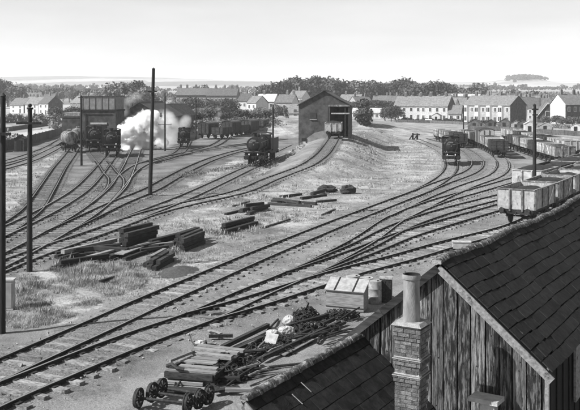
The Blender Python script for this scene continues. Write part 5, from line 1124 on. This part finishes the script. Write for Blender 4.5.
def fence(pts, h, label, mt, post=2.5, name='board_fence', board=None, cat='fence'):
    t = thing(name, label, cat, (pts[0].x, pts[0].y, 0)); o = t.location
    for p, q in zip(pts, pts[1:]):
        l = (q - p).length; n = max(1, int(l / post))
        for k in range(n):
            a, b = p.lerp(q, k / n) - o, p.lerp(q, (k + 1) / n - .03 / l) - o; za, zb_ = TZ(*(a + o).xy), TZ(*(b + o).xy)
            MB().bar(Vector((a.x, a.y, za + h / 2)), Vector((b.x, b.y, zb_ + h / 2)), .08, h).build('fence_panel', mt, t)
            MB().box((a.x, a.y - .07, za + h / 2 + .06), (.14, .12, h + .12)).build('fence_post', mt, t)
    return t
P0 = lambda px, py: Vector(G(px, py, 0))
fence([P0(-20, 156), P0(19, 147.5), P0(63, 134.5)], 1.7, 'long dark board fence behind the curving rails at left', M_wallstone, 4)
fence([P0(-20, 135), P0(20, 129.5), P0(64, 123.3)], 1.1, 'thin dark fence along the pale road at left', M_wallstone, 6)
fence([P0(470, 130), P0(500, 131), P0(540, 134), P0(590, 137)], 1.2, 'low garden fence below the terrace and sheds', M_wallstone, 4)
fence([P0(396, 122.3), P0(430, 123), P0(468, 125)], 1.0, 'low dark fence in front of the white field houses', M_wallstone, 4)
fence([P0(425, 122.5), P0(432, 122.8)], 1.3, 'short white fence beside the second field house', M_wallw, 2)
rp = MB(); q = [P0(-30, 149), P0(20, 141.5), P0(66, 130.5), P0(66, 126), P0(20, 133), P0(-30, 139)]
rp.add([(v.x, v.y, .03) for v in q], [(0, 1, 4, 5), (1, 2, 3, 4)]); ro_ = rp.build('road', mat('pale_road', .35, .5, .6, .95)); tag(ro_, kind='structure')
# ------------------------------------------------------------------ trees and bushes
def crown_mesh(seed, h, w, n, leaf, mt, lobes=9, base=.25):
    r = np.random.default_rng(seed); C = []; 
    for k in range(lobes):
        a = r.uniform(0, 6.28); q = r.uniform(0, .62); C.append((np.cos(a) * q * w / 2, np.sin(a) * q * w / 2, h * (base + .12 + (1 - base - .2) * r.uniform(.1, 1) * (1 - .35 * q)), w * r.uniform(.2, .34)))
    V = np.zeros((n, 4, 3))
    for i in range(n):
        c = C[r.integers(lobes)]; v = r.normal(size=3); v /= np.linalg.norm(v); rad = c[3] * r.uniform(.72, 1.06) if r.random() < .85 else c[3] * r.uniform(.2, .8)
        p = np.array(c[:3]) + v * rad * np.array([1, 1, .85]); u = r.normal(size=3); nn = v + r.normal(size=3) * .55; u -= nn * (u @ nn) / (nn @ nn); u /= np.linalg.norm(u); t = np.cross(nn, u); t /= np.linalg.norm(t); s = leaf * r.uniform(.55, 1.35)
        V[i] = [p - u * s, p + t * s * .7, p + u * s, p - t * s * .7]
    me = bpy.data.meshes.new('crown'); me.from_pydata(V.reshape(-1, 3).tolist(), [], np.arange(n * 4).reshape(n, 4).tolist()); me.materials.append(mt); return me
def trunk_mesh(seed, h, r0):
    r = random.Random(seed); mb = MB(); mb.tube([(0, 0, -.5), (.05, 0, h * .2), (.1, .1, h * .5), (0, .1, h * .8)], r0, 8, [r0 * 1.3, r0, r0 * .7, r0 * .25])
    for k in range(6): a = r.uniform(0, 6.28); z = h * r.uniform(.25, .55); l = h * r.uniform(.2, .32); mb.tube([(.05, .05, z), (math.cos(a) * l * .5, math.sin(a) * l * .5, z + l * .4), (math.cos(a) * l, math.sin(a) * l, z + l * .9)], .1, 5, [r0 * .45, r0 * .3, r0 * .1])
    return mb.mesh('trunk', M_bark, True)
TP = []
for sd, h, w, mt, lb_, nn, lf in ((1, 12, 10, M_leaf, 11, 1500, .52), (2, 12, 8, M_leaf, 9, 1300, .5), (3, 12, 13, M_leaf, 14, 1800, .55), (4, 12, 9, M_leaf2, 9, 1300, .5), (5, 12, 12, M_leaf2, 12, 1600, .52), (6, 12, 6, M_leaf, 8, 1000, .5)):
    TP.append((crown_mesh(sd, h, w, nn, lf, mt, lb_, .12), trunk_mesh(sd, 12, .35)))
def tree(px, Y, top_py, label, group, kind=None, wide=1.0, name='tree', cat='tree'):
    X = (px - CX) / F * Y; zb = TZ(X, Y); h = max(3, CZ - (top_py - YH) / F * Y - zb); k = random.randrange(6) if kind is None else kind; s = h / 12.0
    t = thing(name, label, cat, (X, Y, zb), random.uniform(0, 6.28), group); t.scale = (s * wide, s * wide, s)
    link_mesh('crown', TP[k][0], t); link_mesh('trunk', TP[k][1], t)
rr = random.Random(21)
def belt(px0, px1, step, Y0, Y1, top, var, label, group, kinds, wide=1.0):
    px = px0
    k_ = 0; far = (px1 - px0) / step > 0
    while px <= px1:
        k_ += 1; Y = rr.uniform(Y0, Y1); t = np.interp(px, [p for p, _ in top], [q for _, q in top]); tree(px, Y, t + rr.uniform(-var, var), ORD[k_ - 1] + ' from the left: ' + label, group, rr.choice(kinds), wide * rr.uniform(.85, 1.2)); px += step * rr.uniform(.7, 1.3)
belt(268, 352, 5.5, 440, 500, [(268, 84), (290, 79), (312, 75), (335, 78), (352, 81)], 1.5, 'dark tree in the dense belt directly behind the coal stage roof', 'tree belt behind the coal stage', [0, 1, 2, 2])
belt(350, 402, 6, 480, 540, [(350, 80), (368, 79), (385, 83), (402, 79)], 1.5, 'tree in the belt between coal stage and field houses', 'tree belt behind the pale houses', [0, 2, 4, 1])
belt(403, 450, 6.5, 440, 500, [(403, 77), (415, 82), (430, 80), (450, 86)], 1.5, 'dark tree behind the white field houses', 'trees behind the field houses', [0, 2, 1])
belt(448, 482, 7, 460, 520, [(448, 88), (470, 86), (478, 82), (484, 88)], 1.2, 'tree behind the works buildings', 'trees behind the works', [0, 2, 4])
belt(-6, 26, 6, 470, 560, [(-6, 82), (3, 79), (15, 85), (26, 86)], 2, 'tree behind the leftmost white house', 'trees at the far left', [0, 2, 4, 3])
belt(26, 78, 5, 560, 700, [(26, 86), (40, 91), (52, 88), (65, 86), (78, 88)], 1.2, 'tree in the pale belt behind the white houses', 'tree belt at left', [3, 4, 2])
belt(78, 116, 6, 520, 640, [(78, 90), (100, 88), (116, 86)], 1.6, 'tree behind the water tank', 'trees behind the water tank', [3, 4, 0])
belt(116, 150, 7, 380, 440, [(116, 88), (122, 84), (138, 80), (150, 90)], 2, 'dark tree rising behind the engine shed', 'trees behind the engine shed', [0, 2, 4])
belt(150, 240, 12, 470, 560, [(150, 94), (200, 86), (240, 92)], 3, 'tree behind the long terrace', 'trees behind the terrace', [3, 4, 2])
belt(480, 585, 11, 470, 640, [(480, 92), (530, 92), (585, 93)], 2.5, 'tree among the distant roofs at right', 'trees among the right roofs', [0, 2, 4])
belt(55, 170, 7, 260, 340, [(55, 108), (100, 108), (120, 106), (170, 107)], 2.5, 'low garden tree behind the yard buildings', 'garden trees at left', [3, 4, 2, 0], 1.3)
belt(172, 236, 8, 345, 380, [(172, 100), (200, 98), (236, 100)], 2, 'tree standing before the long terrace front', 'trees before the terrace', [3, 4, 2], 1.1)
belt(172, 300, 9, 300, 350, [(172, 110), (230, 108), (300, 108)], 2, 'low garden tree between bank and terrace', 'garden trees above the bank', [3, 4, 2], 1.3)
belt(385, 398, 5, 300, 330, [(385, 106), (398, 108)], 2, 'bushy tree left of the first field house', 'bushes at the first field house', [2, 0], 1.1)
belt(338, 392, 7, 390, 410, [(338, 101), (392, 100)], 1.5, 'dark bush in the hedge above the long white shed', 'hedge above the white shed', [2, 0], 1.8)
belt(545, 582, 9, 262, 285, [(545, 121), (582, 122)], 2, 'garden bush below the gabled house', 'garden bushes at right', [2, 4], 1.5)
tree(227, 300, 99, 'round leafy tree in front of the long terrace', None, 2, 1.15)
def bush(px, py, top, wpx, label, n=1500, mt=M_leaf, seed=30):
    p = G(px, py, 0); p.z = TZ(p.x, p.y); s = p.y / F; h = (py - top) * s; w = wpx * s; t = thing('bush', label, 'bush', p)
    link_mesh('crown', crown_mesh(seed, h * 1.08, w, n, w * .055, mt, 12, -.1), t); MB().cyl((0, 0, -.3), (0, 0, h * .5), w * .03, w * .015, 7).build('trunk', M_bark, t)
bush(364, 134, 111, 21, 'big round dark bush right of the coal stage', 2600)
bush(380.5, 136.5, 131.5, 8, 'small low dark bush in the field', 500, seed=31)
bush(277, 128, 114, 10, 'pale bush at the left foot of the coal stage', 700, M_leaf2, 32)
bush(286, 130, 119, 9, 'dark bush against the coal stage wall', 700, M_leaf, 33)
def leaf_mass(name, pts, n, r, h, leaf, mt, label, cat):
    V = np.zeros((n, 4, 3)); k = len(pts) - 1; r_ = np.random.default_rng(len(name) + n)
    L_ = np.array([tuple(p)[:2] for p in pts])
    for i in range(n):
        j = r_.integers(k); f = r_.random(); xy = L_[j] * (1 - f) + L_[j + 1] * f + r_.normal(0, r * .5, 2); z = h * r_.random() ** .7 * (1 + .25 * math.sin(xy[0] * .9) + .2 * math.sin(xy[0] * 2.7))
        nn = r_.normal(size=3); u = r_.normal(size=3); u -= nn * (u @ nn) / (nn @ nn); u /= np.linalg.norm(u); t = np.cross(nn, u); t /= np.linalg.norm(t); s = leaf * r_.uniform(.5, 1.4); p = np.array([xy[0], xy[1], z]); V[i] = [p - u * s, p + t * s * .7, p + u * s, p - t * s * .7]
    zz = terrain(V[:, 0, 0], V[:, 0, 1]); V[:, :, 2] += zz[:, None]
    me = bpy.data.meshes.new(name); me.from_pydata(V.reshape(-1, 3).tolist(), [], np.arange(n * 4).reshape(n, 4).tolist()); me.materials.append(mt); return tag(link_mesh(name, me), label, cat, kind='stuff')
Q = lambda px, Y: Vector(((px - CX) / F * Y, Y, 0))
leaf_mass('hedge', [Q(165, 214), Q(200, 214), Q(235, 216), Q(270, 220)], 5000, 1.6, 1.7, .3, M_leaf, 'long dark hedge along the top of the grass bank', 'hedge')
leaf_mass('scrub', [Q(168, 200), Q(200, 205), Q(240, 207), Q(275, 206)], 3500, 2.6, .8, .25, M_leaf2, 'low scrub on the slope behind the dark vans', 'scrub')
leaf_mass('scrub', [Q(5, 160), Q(15, 150), Q(17, 165)], 900, 2.0, 1.4, .25, M_leaf2, 'scrub by the curving rails at the left edge', 'scrub')
leaf_mass('hedge', [Q(398, 318), Q(430, 312), Q(468, 300), Q(500, 270)], 2600, .8, 1.0, .3, M_leaf, 'low hedge in front of the white field houses', 'hedge')
leaf_mass('hedge', [Q(58, 240), Q(70, 236), Q(120, 236), Q(165, 230)], 3500, 2.6, 2.2, .4, M_leaf2, 'ragged hedge behind tank wagons and store', 'hedge')
leaf_mass('hedge', [Q(-5, 290), Q(30, 300), Q(58, 300)], 2500, 2.2, 2.4, .4, M_leaf2, 'garden hedge below the three white houses', 'hedge')
leaf_mass('garden_growth', [Q(480, 262), Q(520, 255), Q(560, 248), Q(590, 240)], 2500, 4.0, .7, .25, M_leaf2, 'rough growth in the gardens behind the far wagons', 'garden')
leaf_mass('lineside_weeds', [Q(180, 92), Q(200, 97), Q(232, 104), Q(262, 108)], 1600, .8, .4, .07, M_leaf2, 'weeds along the track before the big tender engine', 'weeds')
# far wood on the knoll and hedgerow trees on the hills
fw = []
r_ = np.random.default_rng(5)
for i in range(260): fw.append((605 + r_.normal(0, 21), 2170 + r_.normal(0, 30), r_.uniform(4, 7)))
for _ in range(30):
    Yc = r_.uniform(750, 1700); Xc = r_.uniform(-.42, .42) * Yc; a = r_.uniform(-.25, .25); ln = r_.uniform(40, 200)
    for f in np.arange(-ln, ln, 3.2): fw.append((Xc + f * math.cos(a) + r_.normal(0, 1), Yc + f * math.sin(a) + r_.normal(0, 2), r_.uniform(1.6, 3.4) if r_.random() < .9 else r_.uniform(4, 6)))
fw = np.array(fw); per = 16; n = len(fw) * per; V = np.zeros((n, 4, 3)); gz = terrain(fw[:, 0], fw[:, 1]); ii = 0
for (x, y, s), z in zip(fw, gz):
    for _ in range(per):
        v = r_.normal(size=3); v /= np.linalg.norm(v); p = np.array([x, y, z + s * .75]) + v * s * np.array([.8, .8, .7]) * r_.uniform(.6, 1); u = r_.normal(size=3); u -= v * (u @ v); u /= np.linalg.norm(u); t = np.cross(v, u); q = s * .42; V[ii] = [p - u * q, p + t * q, p + u * q, p - t * q]; ii += 1
me = bpy.data.meshes.new('far_woods'); me.from_pydata(V.reshape(-1, 3).tolist(), [], np.arange(n * 4).reshape(n, 4).tolist()); me.materials.append(M_leaf); tag(link_mesh('far_woods', me), 'wooded knoll and hedgerow trees on the far hills', 'woods', kind='stuff')
# ------------------------------------------------------------------ steam and smoke
def vol(name, dens, ns=.55, lo=.4, hi=.62, blobs=None, soft=.5):
    m = bpy.data.materials.new(name); m.use_nodes = True; n = m.node_tree.nodes; n.remove(n['Principled BSDF']); l = m.node_tree.links.new
    v = n.new('ShaderNodeVolumePrincipled'); v.inputs['Color'].default_value = (1, 1, 1, 1); v.inputs['Anisotropy'].default_value = 0
    def math_(o, a, b):
        x = n.new('ShaderNodeMath'); x.operation = o
        for i, q in enumerate((a, b)):
            if isinstance(q, (int, float)): x.inputs[i].default_value = q
            else: l(q, x.inputs[i])
        return x.outputs[0]
    if blobs:
        t = n.new('ShaderNodeTexCoord'); x = n.new('ShaderNodeTexNoise'); x.inputs['Scale'].default_value = ns; x.inputs['Detail'].default_value = 6; x.inputs['Roughness'].default_value = .62; l(t.outputs['Object'], x.inputs[0]); best = None
        for c, r in blobs:                             # density falls off from the middle of each billow to its rim
            dd = n.new('ShaderNodeVectorMath'); dd.operation = 'DISTANCE'; l(t.outputs['Object'], dd.inputs[0]); dd.inputs[1].default_value = tuple(c)
            mr = n.new('ShaderNodeMapRange'); mr.clamp = True; mr.inputs['From Min'].default_value = 0; mr.inputs['From Max'].default_value = r; mr.inputs['To Min'].default_value = 1; mr.inputs['To Max'].default_value = 0; l(dd.outputs['Value'], mr.inputs[0])
            best = mr.outputs[0] if best is None else math_('MAXIMUM', best, mr.outputs[0])
        e = math_('ADD', best, math_('MULTIPLY', math_('SUBTRACT', x.outputs[0], .5), lo))
        mr = n.new('ShaderNodeMapRange'); mr.inputs['From Min'].default_value = hi; mr.inputs['From Max'].default_value = hi + soft; mr.inputs['To Max'].default_value = dens; l(e, mr.inputs[0]); l(mr.outputs[0], v.inputs['Density'])
    else: v.inputs['Density'].default_value = dens
    l(v.outputs[0], n['Material Output'].inputs['Volume']); return m
def puff(name, balls, Y, dens, label, cat, ns=.7, lo=1.6, hi=.3, soft=.3):
    """steam: billows (px, py, radius in px, distance offset) inside one closed skin"""
    mb = bpy.data.metaballs.new(name); mb.resolution = .3; mb.render_resolution = .3; mb.threshold = .12
    o = bpy.data.objects.new(name, mb); COL.objects.link(o); c = W(*balls[0][:2], Y); o.location = c; bl_ = []
    for px, py, r, dy in balls:
        p = W(px, py, Y + dy); e = mb.elements.new(); e.co = p - c; R_ = r * (Y + dy) / F; e.radius = R_ * 1.75; bl_.append((p - c, R_ * 1.3))
    bpy.context.view_layer.update(); dg = bpy.context.evaluated_depsgraph_get(); me = bpy.data.meshes.new_from_object(o.evaluated_get(dg)); bpy.data.objects.remove(o); bpy.data.metaballs.remove(mb)
    me.materials.clear(); me.materials.append(vol(name + '_air', dens, ns, lo, hi, bl_, soft)); q = link_mesh(name, me); q.location = c; return tag(q, label, cat, kind='stuff')
rs = random.Random(4); balls = []
for px, py, r in [(119, 137, 7), (125, 131, 9), (133, 127, 10), (141, 123, 10), (148, 119, 9), (122, 146, 8), (131, 144, 10), (140, 142, 11), (149, 138, 11), (153, 128, 10), (158, 134, 9), (160, 124, 7), (161, 143, 7), (127, 150, 6), (138, 150, 6), (150, 149, 7), (116, 148, 5), (155, 115, 6)]:
    balls.append((px, py, r * .95, rs.uniform(-1.5, 1.5)))
puff('steam_cloud', balls, 143, 9.0, 'dense white steam cloud billowing between engine and tall pole', 'steam', .8, 1.5, .26, .22)
balls = [(160 + rs.uniform(-4, 12), 133 + rs.uniform(-18, 14), rs.uniform(5, 8), rs.uniform(-1, 3)) for _ in range(12)]
puff('steam_drift', balls, 150, .8, 'thin drifting steam right of the tallest pole', 'steam', .55, 1.5, .12, 1.1)
balls = [(182, 136, 6, 0), (179, 131, 6.5, 1), (183, 125, 6.5, 2), (176, 126, 6, 2), (173, 133, 6.5, 2), (186, 120, 5.5, 3), (175, 139, 6, 1), (169, 138, 5.5, 2)]
puff('engine_smoke', balls, 152, .75, 'thin smoke rising round the small lone engine', 'smoke', .55, 1.5, .1, 1.1)
puff('smoke_wisp', [(216, 124, 4, 0), (217, 119, 4, 0), (219, 114, 3.6, 0), (218, 109, 3, 0)], 184, .35, 'wisp of smoke above the dark vans', 'smoke', .6, 1.4, .1, 1.1)
puff('engine_steam', [(133, 98, 5.5, 0), (138, 97, 5, 0), (128, 101, 5, 0), (122, 111, 6, 0), (119, 106, 5, 0)], 160, .35, 'pale smoke curling over the engine shed vents', 'smoke', .55, 1.5, .1, 1.1)
# ------------------------------------------------------------------ haze
hz = MB().box((0, 4500, 100), (16000, 11000, 204)).build('haze', vol('pale_air', .0002, 0)); tag(hz, 'pale summer haze over the far hills', 'haze', kind='stuff')
